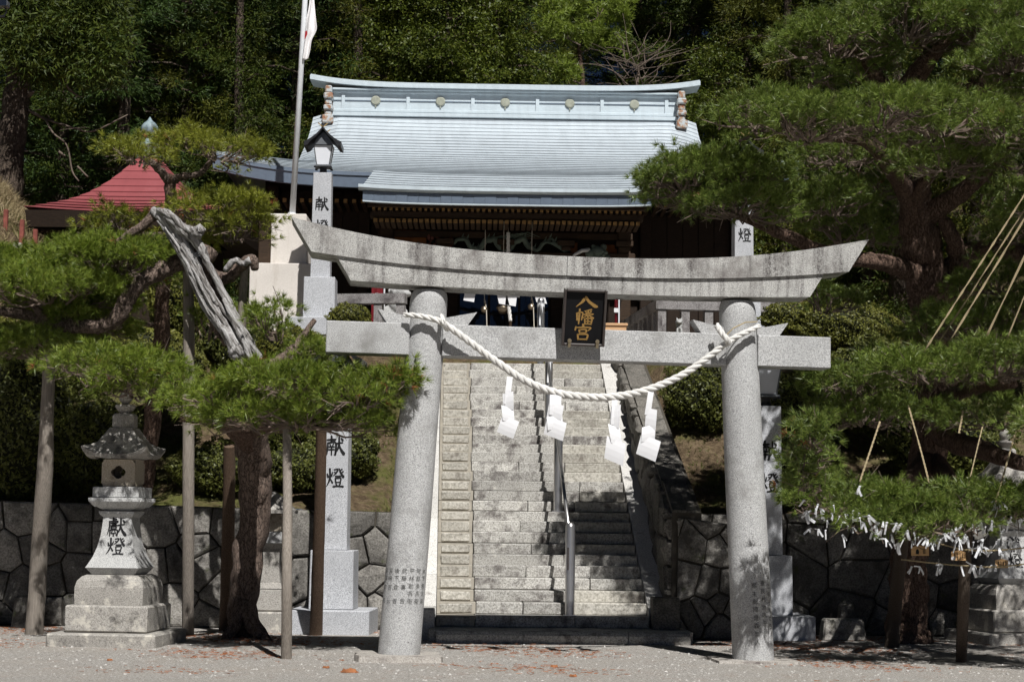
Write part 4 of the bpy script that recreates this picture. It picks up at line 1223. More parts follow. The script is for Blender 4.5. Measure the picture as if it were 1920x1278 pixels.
# main eave edge, left and right of the porch
for sd in (-1, 1):
    b = MB(); vs = []
    for i in range(25):
        u = sd * (0.455 + 0.545 * i / 24); x, y, z = roof_pt(u, 1)
        vs += [(x, y - 0.03, z + 0.015), (x, y - 0.03, z - 0.07), (x, y, z - 0.09), (x, y + 0.03, z - 0.34), (x, y + 0.15, z - 0.34)]
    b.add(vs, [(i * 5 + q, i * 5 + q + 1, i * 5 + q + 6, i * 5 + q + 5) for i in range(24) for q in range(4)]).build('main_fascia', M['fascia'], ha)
b = MB()                                                   # soffit of main and porch roofs
b.grid(lambda u, v: (lambda p_: (p_[0] * 0.99, p_[1] + 0.05, p_[2] - 0.20))(roof_pt(-1 + 2 * u, 0.45 + 0.55 * v)), 20, 8, True)
b.grid(lambda u, v: (lambda p_: (p_[0] * 0.985, p_[1] + 0.06, p_[2] - 0.24))(porch_pt(-1 + 2 * u, v)), 12, 8, True)
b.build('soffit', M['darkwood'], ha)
# ridge
RL = 4.52
MB().box(-RL, RL, 7.28, 7.72, 12.12, 12.82).build('ridge_body', M['ridge'], ha)
for z0, z1, o_ in ((12.12, 12.22, .12), (12.24, 12.32, .06), (12.745, 12.80, .06), (12.805, 12.86, .14)):
    MB().box(-RL - .01, RL + .01, 7.28 - o_, 7.72 + o_, z0, z1, 0.01).build('ridge_moulding', M['ridge'], ha)
MB().box(-RL - .006, RL + .006, 7.255, 7.279, 12.545, 12.56).build('ridge_seam', M['fascia'], ha)
for k in range(5):
    x = (k - 2) * 1.70
    b = MB().lathe([(0.125, 0), (0.125, 0.03), (0.10, 0.045), (0.001, 0.045)], 20)
    b.v = [(x + a, 7.275 - c_, 12.555 + b2) for a, b2, c_ in b.v]
    d_ = b.build('ridge_disc', M['disc'], ha)
    MB().box(x - .015, x + .015, 7.24, 7.27, 12.375, 12.43).build('disc_pin', M['disc'], d_)
for k in range(6):
    x = (k - 2.5) * 1.70
    if abs(x) < RL: MB().box(x - .045, x + .045, 7.245, 7.275, 12.325, 12.742).build('ridge_batten', M['ridge'], ha)
b = MB(); vs = []
for i in range(41):
    u = -1 + 2 * i / 40; x = u * 5.12
    z = 12.865 + 0.20 * abs(u) ** 5
    vs += [(x, 7.08, z), (x, 7.08, z + 0.10), (x, 7.30, z + 0.19), (x, 7.70, z + 0.19), (x, 7.92, z + 0.10), (x, 7.92, z)]
b.add(vs, [(i * 6 + q, i * 6 + (q + 1) % 6, (i + 1) * 6 + (q + 1) % 6, (i + 1) * 6 + q) for i in range(40) for q in range(6)] + [tuple(range(6)), tuple(240 + q for q in range(6))]).build('ridge_cap', M['ridge'], ha)
for sx in (-1, 1):
    b = MB()
    zz = [12.06, 12.22, 12.36, 12.52, 12.68, 12.88]
    wd = [0.09, 0.12, 0.09, 0.12, 0.09, 0.11]
    for k in range(5):
        MB().box(sx * (RL + .10) - wd[k], sx * (RL + .10) + wd[k], 6.98 - (0.06 if k % 2 else 0), 7.95, zz[k] + .003, zz[k + 1], 0.03).build('ridge_end_ornament', M['rust'], ha)
    MB().box(sx * (RL + .10) - .14, sx * (RL + .10) + .14, 6.85, 7.1, 11.86, 12.075, 0.02).build('ridge_end_ornament', M['rust'], ha)
    # gable wall behind the end
    MB().prism([(6.0, 10.6), (9.0, 10.6), (7.5, 12.2)], lambda y, z: (sx * 4.6, y, z), lambda y, z: (sx * 4.7, y, z)).build('gable_wall', M['darkwood'], ha)
# body: floor, posts, walls
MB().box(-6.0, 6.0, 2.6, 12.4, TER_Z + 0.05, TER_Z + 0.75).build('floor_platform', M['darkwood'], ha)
for k in range(4): MB().box(-1.6, 1.6, 1.4 + k * .3, 2.59, TER_Z + 0.05 + k * .17, TER_Z + 0.05 + (k + 1) * .17 - .004).build('wooden_step', M['beamwood'], ha)
for x in (-2.75, 2.75):
    MB().box(x - .15, x + .15, 2.1, 2.4, TER_Z + .05, 8.45, 0.02).build('porch_post', M['beamwood'], ha)
for x in (-5.6, -3.4, -1.25, 1.25, 3.4, 5.6):
    MB().box(x - .14, x + .14, 3.75, 4.03, TER_Z + .76, 9.6, 0.02).build('post', M['darkwood'], ha)
for xa, xb in ((-5.45, -3.55), (-3.25, -1.40), (1.40, 3.25), (3.55, 5.45)):
    nb_ = 5
    for k in range(nb_):
        w_ = (xb - xa) / nb_
        MB().box(xa + k * w_ + .006, xa + (k + 1) * w_ - .006, 3.95, 4.0, TER_Z + .8, 9.5, 0.005).build('wall_board', M['darkwood'], ha)
MB().box(-1.10, 1.10, 4.02, 4.06, 7.30, 9.5).build('transom_panel', M['darkwood'], ha)
for xa, xb in ((-1.10, -0.37), (-0.36, 0.36), (0.37, 1.10)):
    MB().box(xa + .02, xb - .02, 4.10, 4.12, TER_Z + .8, 7.28).build('glass_door', M['glass'], ha)
for x in (-1.10, -.365, .365, 1.10):
    MB().box(x - .03, x + .03, 4.05, 4.095, TER_Z + .8, 7.285).build('door_stile', M['darkwood'], ha)
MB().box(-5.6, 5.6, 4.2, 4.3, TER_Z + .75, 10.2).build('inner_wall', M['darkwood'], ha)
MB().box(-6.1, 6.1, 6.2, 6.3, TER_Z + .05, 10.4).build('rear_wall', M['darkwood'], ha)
# beams and brackets below the eaves
MB().box(-3.0, 3.0, 2.07, 2.43, 7.57, 7.81, 0.02).build('porch_beam', M['beamwood'], ha)
MB().box(-3.05, 3.05, 0.55, 0.95, 8.32, 8.46, 0.02).build('eave_beam', M['beamwood'], ha)
MB().box(-3.1, 3.1, 0.30, 0.42, 8.50, 8.58, 0.01).build('eave_beam', M['beamwood'], ha)
MB().box(-2.95, 2.95, 2.2, 2.28, 8.14, 8.29, 0.01).build('eave_beam', M['beamwood'], ha)
MB().box(-2.9, 2.9, 2.50, 2.55, 7.81, 8.6).build('back_board', M['darkwood'], ha)
for row, (yy, zz, n_, half, sz) in enumerate(((0.50, 8.235, 47, 2.92, .043), (0.36, 8.47, 47, 2.96, .032))):
    for k in range(n_):
        x = -half + 2 * half * k / (n_ - 1)
        b = MB()
        b.cur = 0; b.box(x - sz, x + sz, yy, yy + 0.9, zz - sz, zz + sz)
        b.mi[2 + (len(b.f) - 6)] = 1
        b.build('rafter', [M['beamwood'], M['rafter_end']], ha)
for k in range(62):
    x = -6.2 + 12.4 * k / 61
    if abs(x) < 3.1: continue
    b = MB(); b.box(x - .045, x + .045, 2.55, 3.9, 8.98, 9.07); b.mi[2] = 1
    b.build('rafter', [M['beamwood'], M['rafter_end']], ha)
for x in (-2.75, -1.4, 0.0, 1.4, 2.75):
    b = MB()
    b.box(x - .11, x + .11, 2.05, 2.45, 7.85, 7.95, .01); b.box(x - .20, x + .20, 2.01, 2.45, 7.97, 8.09, .01)
    b.build('bracket_block', M['beamwood'], ha)
for x0, x1, z0, z1, y in ((-2.72, -1.85, 7.84, 8.34, 2.45), (1.35, 1.68, 7.84, 8.10, 2.45), (2.22, 2.80, 7.84, 8.06, 2.45)):
    MB().box(x0, x1, y, y + .04, z0, z1).build('painted_panel', M['orange_panel'], ha)
# carved dragon between the posts: a coiling body with fins
path = [Vector((-1.2 + 2.4 * k / 40, 2.16 + 0.03 * math.sin(k * .9), 7.99 + 0.13 * math.sin(k * 0.55) + 0.03 * math.sin(k * 1.7))) for k in range(41)]
b = MB().tube(path, [0.03 + 0.045 * math.sin(math.pi * min(1, (k + 3) / 42)) for k in range(41)], 8, wob=0.15)
for k in range(3, 40, 2):
    p0 = path[k]; b.add([p0 + Vector((-.03, 0, .03)), p0 + Vector((.03, 0, .03)), p0 + Vector((.05, -.03, .15))], [(0, 1, 2)])
for k in range(7): b.tube([(0.9 + k * .02, 2.12, 8.05), (1.15 + k * .03, 2.10, 8.03 - k * .03), (1.45, 2.12, 7.99 - k * .04)], [.02, .018, .006], 5)
for k in range(6): b.tube([(-.35 + k * .1, 2.14, 8.12), (-.1 + k * .12, 2.12, 8.18 + .02 * k), (.2 + .12 * k, 2.14, 8.16)], [.015, .014, .004], 5)
b.build('dragon_carving', M['carving'], ha, smooth=True)
for sx in (-1, 1):                                          # beam-end carved beasts with white tusks
    b = MB(); b.sphere((sx * 2.12, 1.94, 7.80), .17, 12, 8, (1.2, 1, .9)); b.sphere((sx * 1.95, 1.89, 7.76), .12, 10, 7); b.sphere((sx * 2.25, 1.92, 7.92), .08, 8, 6); b.sphere((sx * 2.02, 1.90, 7.92), .06, 8, 6)
    for k in range(7): b.sphere((sx * (2.05 + .05 * k), 1.84, 7.68 + .05 * (k % 3)), .055, 8, 6)
    o = b.build('beast_carving', M['carving'], ha, smooth=True)
    MB().tube([(sx * 1.92, 1.84, 7.84), (sx * 1.75, 1.76, 7.81), (sx * 1.58, 1.74, 7.71), (sx * 1.48, 1.76, 7.58)], [.05, .045, .032, .012], 8).build('tusk', M['tusk'], o, smooth=True)
b = MB()
for k in range(26):
    b.sphere((-1.55 + RND.uniform(-.28, .28), 2.25 + RND.uniform(-.03, .03), 8.04 + RND.uniform(-.14, .14)), RND.uniform(.03, .07), 7, 5)
b.build('flower_carving', [m_plain('painted_flower', (0.14, 0.05, 0.035), 0.8, var=0.6, scale=14)], ha, smooth=True)

# bells, bell ropes and paper streamers in the porch
def hpt(px, py, ly):
    """point at a pixel, ly metres behind the porch eave line"""
    return at(px, py, H_O.y + ly)
for k, (px, py, r_, lab) in enumerate(((908, 580, .085, 'small round bronze bell left of the big one under the porch'), (943, 577, .145, 'large round bronze bell at the middle of the porch'), (996, 575, .085, 'small round bronze bell right of the white bell rope'))):
    p = hpt(px, py, 1.6)
    bl = thing('bronze_bell', lab, 'bell', p)
    MB().sphere((0, 0, 0), r_, 18, 12).build('body', M['bronze'], bl, smooth=True)
    MB().lathe([(r_ * 1.02, -.012), (r_ * 1.07, 0), (r_ * 1.02, .012)], 20, cap=False).build('band', M['bronze'], bl)
    MB().tube([(0, 0, r_ - .01), (0, 0, r_ + .06)], .014, 6).build('loop', M['bronze'], bl)
    MB().tube([(0, 0, r_ + .05), (0, 0, 8.5 - p.z)], .008, 5).build('cord', M['cord'], bl)
    if k != 1:
        MB().tube([(0.02, -.02, r_ + .12), (.05, -.06, -.02), (.07, -.07, -.5), (.07, -.07, -1.1)], .011, 6).build('pull_cord', M['cord'], bl)
p = hpt(953, 560, 1.5)
br = thing('bell_rope', 'thick white bell rope hanging at the middle of the porch', 'rope', p)
rope_strands(br, spline([tuple(hpt(953, 436, 1.5)), tuple(hpt(953, 500, 1.5)), tuple(hpt(953, 560, 1.5)), tuple(hpt(957, 602, 1.5))], 16), lambda f: .042, 3, .3, 6, M['rope_white'])
MB().tube([hpt(957, 601, 1.5), hpt(957, 640, 1.5)], .034, 8).build('wooden_grip', M['beamwood'], br, world=True)
MB().tube([hpt(953, 437, 1.5), hpt(953, 405, 1.5)], .006, 5).build('cord', M['cord'], br, world=True)
for k, (px, py, tl, lab) in enumerate(((890, 550, -.3, 'leftmost white paper streamer hanging in the shrine porch'), (934, 556, .25, 'white paper streamer hanging just left of the bell rope'), (966, 558, -.25, 'white paper streamer hanging just right of the bell rope'), (1002, 553, .3, 'rightmost white paper streamer hanging in the shrine porch'))):
    p = hpt(px, py - 14, 1.45)
    s_ = thing('porch_streamer', lab, 'paper streamer', p, group='paper streamers in the shrine porch')
    for j in range(2):
        z = -j * .2
        vs = [(-.12 + tl * .3 * j, 0, z + .16), (.12 + tl * .3 * j, 0, z + .10), (.14 + tl * .35 * j + tl * .15, .0, z - .17), (-.10 + tl * .35 * j + tl * .15, .0, z - .13)]
        vs2 = [(x, y + .002, z_) for x, y, z_ in vs]
        MB().add([(x, y - .004 * j, z_) for x, y, z_ in vs + vs2], [(0, 1, 2, 3), (7, 6, 5, 4), (0, 4, 5, 1), (1, 5, 6, 2), (2, 6, 7, 3), (3, 7, 4, 0)]).build('paper_fold', M['paper'], s_)
# sacred rope of the hall that carries the streamers
rh = thing('porch_rope', 'dim straw rope carrying the paper streamers across the porch', 'rope', hpt(945, 535, 1.47))
rope_strands(rh, spline([tuple(hpt(838, 520, 1.47)), tuple(hpt(890, 534, 1.47)), tuple(hpt(945, 538, 1.47)), tuple(hpt(1000, 535, 1.47)), tuple(hpt(1060, 524, 1.47))], 12), lambda f: .05, 3, .3, 6, M['straw'])

# offering box and small sign boards at the head of the stairs
p = at(965, 676, 35.9)
sg = thing('sign_board', 'low board with orange and pale plates at the head of the stairs', 'sign', (p.x, 35.9, TER_Z - .12))
MB().box(-.46, .46, -.02, .02, -.30, .42).build('board', M['step_rough'], sg)
pz = at(965, 677, 35.85).z - (TER_Z - .12)
for k in range(5):
    MB().box(-.40 + k * .165, -.25 + k * .165, -.032, -.021, pz - .055, pz + .075).build('plate', M['newwood'] if k % 2 == 0 else M['paper_slip'], sg)
    b = MB()
    for j in range(3): b.box(-.375 + k * .165 + j * .04, -.355 + k * .165 + j * .04, -.038, -.033, pz - .02 + .01 * (j % 2), pz + .02 + .01 * (j % 2))
    b.build('plate_mark', M['ink'], sg)
p = at(1146, 610, 36.5)
ob = thing('offering_box', 'pale new wood box at the right of the stair head', 'offering box', (p.x, 36.5, at(1146, 640, 36.5).z))
MB().box(-.14, .30, -.2, .2, 0, .30).build('box_body', M['newwood'], ob)
MB().box(-.17, .33, -.23, .23, .303, .36, .01).build('lid', M['newwood'], ob)

# ------------------------------------------------------------------ stone fences on the terrace
def fence(name_label, pts, zt, n_posts, d_rail=.20):
    fo = thing('stone_fence', name_label, 'fence', (pts[0][0], pts[0][1], TER_Z))
    for (xa, ya), (xb, yb) in zip(pts[:-1], pts[1:]):
        A, B = Vector((xa, ya, 0)), Vector((xb, yb, 0)); D = (B - A).normalized(); Nn = Vector((-D.y, D.x, 0))
        def bar(p0, p1, z0, z1, w_, name):
            vs = []
            for pp in (p0, p1):
                for sg_ in (-1, 1):
                    q = pp + Nn * sg_ * w_
                    vs += [(q.x, q.y, z0), (q.x, q.y, z1)]
            MB().add(vs, [(0, 1, 3, 2), (4, 6, 7, 5), (0, 4, 5, 1), (2, 3, 7, 6), (1, 5, 7, 3), (0, 2, 6, 4)]).build(name, M['fence'], fo, world=True)
        bar(A - D * .1, B + D * .1, zt - d_rail, zt, .12, 'rail')
        n_ = max(2, round((B - A).length / .52))
        for k in range(n_ + 1):
            c_ = A + D * ((B - A).length * k / n_)
            bar(c_ - D * .085, c_ + D * .085, TER_Z - .5, zt - d_rail - .003, .085, 'post')
lz = at(690, 550, 36).z
a_, b_ = at(628, 560, 36.2), at(752, 560, 36.0)
fence('stone post and rail fence left of the stair head', [(a_.x, 36.25), (b_.x, 36.0)], lz, 4)
a_, b_, c_ = at(1172, 580, 40.2), at(1240, 560, 36.0), at(1350, 560, 36.2)
fence('stone post and rail fence turning a corner right of the stair head', [(a_.x, 40.2), (b_.x, 36.0), (c_.x + 1.2, 36.3)], at(1240, 562, 36).z, 4)

# guardian lions: one continuous lumpy body each
def lion(label, loc, yaw, sc, bib):
    r_ = thing('guardian_lion', label, 'statue', loc, yaw, scale=sc)
    b = MB()
    for c_, r0, sq in (((0, .10, .32), .22, (1, 1.25, 1)), ((0, -.10, .55), .20, (1, 1, 1.3)), ((0, -.22, .86), .20, (1.05, 1, .95)), ((0, -.40, .80), .10, (1.2, 1, .8)), ((.13, -.28, .22), .075, (1, 1, 3)), ((-.13, -.28, .22), .075, (1, 1, 3)), ((.2, .2, .14), .13, (.9, 1.5, 1)), ((-.2, .2, .14), .13, (.9, 1.5, 1)), ((.13, -.36, .05), .09, (1, 1.4, .6)), ((-.13, -.36, .05), .09, (1, 1.4, .6)), ((0, .38, .48), .11, (.8, .8, 2.2)), ((.15, -.2, 1.05), .06, (1, .6, 1.3)), ((-.15, -.2, 1.05), .06, (1, .6, 1.3))):
        b.sphere(c_, r0, 16, 10, sq)
    rl = random.Random(3)
    for k in range(46):
        a = rl.uniform(0, 6.28); z = rl.uniform(.52, 1.02)
        b.sphere((.19 * math.cos(a), -.12 + .19 * math.sin(a) * (1 if math.sin(a) > 0 else .4), z), rl.uniform(.04, .065), 8, 6)
    o = b.build('body', M['lantern_granite'], r_, smooth=True)
    md = o.modifiers.new('remesh', 'REMESH'); md.mode = 'VOXEL'; md.voxel_size = .022; md.use_smooth_shade = True
    MB().box(-.28, .28, -.48, .42, -.12, .015, .02).build('plinth', M['lantern_granite'], r_)
    if bib:
        b = MB(); b.grid(lambda u, v: (.24 * math.sin((u - .5) * 2.4), -.14 - .26 * math.cos((u - .5) * 2.4) - .04 * v, .70 - .34 * v), 10, 5)
        b.grid(lambda u, v: (.235 * math.sin((u - .5) * 2.4), -.14 - .25 * math.cos((u - .5) * 2.4) - .04 * v, .70 - .34 * v), 10, 5, True)
        b.build('red_bib', M['red_cloth'], r_)
p = at(738, 560, 37.4); lion('stone guardian lion seen through the gap above the left crossbeam', (p.x, 37.4, at(738, 590, 37.4).z - .25), math.radians(60), .85, False)
p = at(1273, 622, 33.9); lion('small pale stone lion above the crossbeam right of the plaque', (p.x, 33.9, at(1273, 628, 33.9).z), math.radians(0), .29, False)
for k, (x0, x1, y0, y1, d, lab) in enumerate(((697, 717, 528, 588, 38.0, 'red cloth banner with white marks left of the stone lion'), (1153, 1158, 556, 588, 38.4, 'narrow red cloth banner right of the name plaque'))):
    a_, c_ = at(x0, y0, d), at(x1, y1, d)
    bn = thing('red_banner', lab, 'banner', ((a_.x + c_.x) / 2, d, TER_Z))
    b = MB()
    for off in (0, .004): b.grid(lambda u, v: (a_.x + (c_.x - a_.x) * u, d + off + .03 * math.sin(u * 7 + v * 3), a_.z + (c_.z - .25 - a_.z) * v), 8, 10, off > 0)
    b.build('cloth', M['red_cloth'], bn, world=True)
    MB().tube([(c_.x + .03, d + .03, TER_Z), (c_.x + .03, d + .03, a_.z + .15)], .018, 6).build('pole', M['steel_dull'], bn, world=True)
    for j in range(1):
        zc = a_.z - .30 - j * .24
        b = MB(); b.box((a_.x + c_.x) / 2 - .05, (a_.x + c_.x) / 2 + .05, d - .05, d - .042, zc - .05, zc + .05, .012)
        b.build('white_mark', M['paper'], bn, world=True)

# ------------------------------------------------------------------ flagpole
a_ = at(545, 455, 37.6)
fb = thing('concrete_block', 'cream painted stepped concrete block carrying the flagpole', 'concrete block', (a_.x, 37.6, TER_Z))
zt_, zm = at(545, 406, 37.6).z - TER_Z, at(545, 505, 37.6).z - TER_Z
MB().box(-.44, .40, -.40, .45, zm, zt_, .02, top=(.03, .03)).build('upper_block', M['white_paint'], fb)
MB().box(-.72, .62, -.95, .6, -.1, zm - .003, .015).build('lower_block', M['white_paint'], fb)
fp = thing('flagpole', 'tall pale metal flagpole rising above the shrine roof', 'flagpole', at(548, 405, 37.6))
MB().tube([at(548, 405, 37.6), at(572, 0, 37.6), at(585, -220, 37.6)], [.065, .06, .055], 14).build('pole', M['steel_dull'], fp, smooth=True, world=True)
MB().tube([at(547, 408, 37.6), at(547.5, 399, 37.6)], .085, 14).build('collar', M['steel_dull'], fp, world=True)
t = NT('flag_cloth')
v = t.coord()
sx_ = t.n('ShaderNodeVectorMath', operation='DISTANCE'); t.l(v, sx_.inputs[0]); sx_.inputs[1].default_value = (-0.02, 0.0, -0.78)
c_ = t.ramp(sx_.outputs['Value'], [(0.085, (0.55, 0.02, 0.03)), (0.10, (0.78, 0.76, 0.76))])
M['flag'] = t.done(t.pbsdf(c_, 0.8))
k = 37.55 / FPX
fo = at(572, 0, 37.55)
fl = [(-16, -95, 2), (0, 0, 6), (14, 35, 14), (20, 62, 20), (10, 88, 12), (8, 100, 10), (4, 118, 8)]
b = MB()
rows = spline([(0.0, 1.5, -.9, 0.0), (4.0, 12.0, 0.0, 0.0), (-1, 19.0, .45, .05), (-1.5, 22.0, .70, .07), (-2.0, 14, .92, .03), (-2.5, 12, 1.16, .02), (-3.0, 9, 1.33, 0)], 6)
vs = []
for (x0, x1, zz, yy) in rows:
    for j in range(9):
        u = j / 8
        vs.append((k * (x0 - zz * 4 + (x1 - x0) * u), -.03 + .05 * math.sin(u * 9 + zz * 2) - yy * u, -zz))
nr = len(rows)
b.add(vs, [(i * 9 + j, i * 9 + j + 1, (i + 1) * 9 + j + 1, (i + 1) * 9 + j) for i in range(nr - 1) for j in range(8)])
o = b.build('flag', M['flag'], smooth=True); o.location = fo + Vector((.06, 0, 0))
md = o.modifiers.new('solid', 'SOLIDIFY'); md.thickness = .004
tag(o, 'white flag with red disc hanging limp from the flagpole', 'flag')

# ------------------------------------------------------------------ red roofed pavilion
PD = 42.0
apex, lc, rc = at(279, 292, PD), at(45, 389, PD - 3.2), at(428, 399, PD - 3.6)
pv = thing('red_roof_pavilion', 'small pavilion with red metal pyramid roof and green copper finial', 'pavilion', (apex.x, PD, TER_Z))
fr = (rc - lc); bk = Vector((-fr.y, fr.x, 0)).normalized() * fr.length
c4 = [lc, rc, rc + bk * .95, lc + bk * .95]
for p_ in c4: p_.z = (lc.z + rc.z) / 2
c4[0].z += .07; c4[1].z += .05
NP = 11
def pav(ci, f):
    """corner line from apex (f=0) to eave (f=1), concave"""
    p_ = c4[ci]
    top = apex + (Vector((p_.x, p_.y, 0)) - Vector((apex.x, apex.y, 0))).normalized() * .22
    q = top.lerp(p_, f)
    q.z = apex.z + (p_.z - apex.z) * (1 - (1 - f) ** 1.0) - .42 * math.sin(math.pi * f) * (1 - .35 * f)
    return q
for k_ in range(NP):
    fa, fb_ = k_ / NP, (k_ + 1) / NP
    vs, fs = [], []
    for ci in range(4):
        a0, a1 = pav(ci, max(0, fa - .5 / NP)), pav((ci + 1) % 4, max(0, fa - .5 / NP)); b0, b1 = pav(ci, fb_), pav((ci + 1) % 4, fb_)
        n_ = 6
        o0 = len(vs)
        for i in range(n_ + 1):
            u = i / n_; sag = -.10 * math.sin(math.pi * u) * fb_ ** 3; sag0 = -.10 * math.sin(math.pi * u) * fa ** 3
            pa, pb = a0.lerp(a1, u), b0.lerp(b1, u)
            vs += [(pa.x, pa.y, pa.z - .01 + sag0), (pb.x, pb.y, pb.z + .035 + sag), (pb.x, pb.y + .004, pb.z + .023 + sag)]
        for i in range(n_):
            for q in range(2): fs.append((o0 + i * 3 + q, o0 + i * 3 + q + 1, o0 + i * 3 + q + 4, o0 + i * 3 + q + 3))
    MB().add(vs, fs).build('roof_course', M['red_roof'], pv, world=True)
b = MB(); cen = sum(c4, Vector()) / 4
def sh_(p_, s, dz): q = cen.lerp(p_, s); return (q.x, q.y, p_.z + dz)
b.add([sh_(p_, .995, -.05) for p_ in c4] + [sh_(p_, .97, -.42) for p_ in c4] + [sh_(p_, .62, -.34) for p_ in c4], [(i, (i + 1) % 4, 4 + (i + 1) % 4, 4 + i) for i in range(4)] + [(4 + i, 4 + (i + 1) % 4, 8 + (i + 1) % 4, 8 + i) for i in range(4)])
b.build('eave_board', M['darkwood'], pv, world=True)
for k_ in range(34):
    u = (k_ + .5) / 34; p0 = Vector(sh_(c4[0], .93, -.50)).lerp(Vector(sh_(c4[1], .93, -.50)), u); p1 = Vector(sh_(c4[0], .60, -.46)).lerp(Vector(sh_(c4[1], .60, -.46)), u)
    MB().tube([p0, p1], .045, 4).build('rafter', M['beamwood'], pv, world=True)
for ci in range(4):
    q = cen.lerp(c4[ci], 1.47)
    MB().box(q.x - .13, q.x + .13, q.y - .13, q.y + .13, TER_Z - .3, q.z - .4, .02).build('post', M['beamwood'], pv, world=True)
b = MB(); w4 = [cen.lerp(p_, .58) for p_ in c4]
b.add([(p_.x, p_.y, TER_Z - .3) for p_ in w4] + [(p_.x, p_.y, c4[0].z - .5) for p_ in w4], [(i, (i + 1) % 4, 4 + (i + 1) % 4, 4 + i) for i in range(4)])
b.build('wall', M['darkwood'], pv, world=True)
fz = apex.z
fi = MB().lathe([(0.30, fz - .10), (0.30, fz + .02), (.20, fz + .06), (.21, fz + .16), (.26, fz + .22), (.24, fz + .28), (.13, fz + .34), (.075, fz + .42), (.09, fz + .46), (.17, fz + .52), (.205, fz + .62), (.20, fz + .70), (.15, fz + .78), (.06, fz + .86), (0.012, fz + .94), (0, fz + .95)], 24, (apex.x, apex.y), cap=False)
fi.build('finial', M['verdigris'], pv, smooth=True, world=True, sharp=50)

# red marker posts, stone post and orange box on the dry bank at far left
for k_, (px, y0, y1, lab) in enumerate(((10, 393, 432, 'tallest red marker post on the dry grassy bank'), (41, 412, 438, 'middle red marker post on the dry grassy bank'), (66, 430, 450, 'short red marker post nearest the pavilion'))):
    p0, p1 = at(px, y1, 37.5), at(px, y0, 37.5)
    o = MB().box(-.045, .045, -.045, .045, -.3, p1.z - p0.z, .008).build('marker_post', m_plain('faded_red_paint', (0.20, 0.06, 0.045), .85, var=.35)); o.location = p0
    tag(o, lab, 'post')
p0 = at(28, 505, 36.0)
o = MB().box(-.14, .12, -.1, .1, -.5, .55, .02, top=(.04, .02)).build('stone_marker', M['lantern_old']); o.location = p0; o.rotation_euler = (0, .1, .2)
tag(o, 'grey stone marker leaning on the bank at far left', 'stone')
p0 = at(2, 502, 36.0)
o = MB().box(-.14, .12, -.1, .1, 0, .20, .015).box(-.16, .14, -.12, .12, .203, .25, .01).build('clay_planter', m_plain('orange_clay', (.45, .17, .06), .8)); o.location = p0
tag(o, 'orange clay planter at the left picture edge', 'planter')
# ------------------------------------------------------------------ foliage makers
def unit(a): return a / np.maximum(np.linalg.norm(a, axis=1, keepdims=True), 1e-9)
def needles(P, D, k, L, W, spread, rng, lv=0.35):
    """k thin needles fanning out of every tuft point P along D"""
    n = len(P)
    d = np.repeat(D, k, 0) + spread * rng.normal(size=(n * k, 3)) * 0.6
    d = unit(d)
    base = np.repeat(P, k, 0) + d * 0.012
    ln = L * (1 - lv * rng.random((n * k, 1)))
    side = unit(np.cross(d, rng.normal(size=(n * k, 3)))) * (W / 2)
    tip = base + d * ln
    tip[:, 2] -= 0.10 * ln[:, 0]
    V = np.empty((n * k, 3, 3))
    V[:, 0] = base - side; V[:, 1] = base + side; V[:, 2] = tip
    return V.reshape(-1, 3)
def tris(V): return np.arange(len(V), dtype=np.int32).reshape(-1, 3)

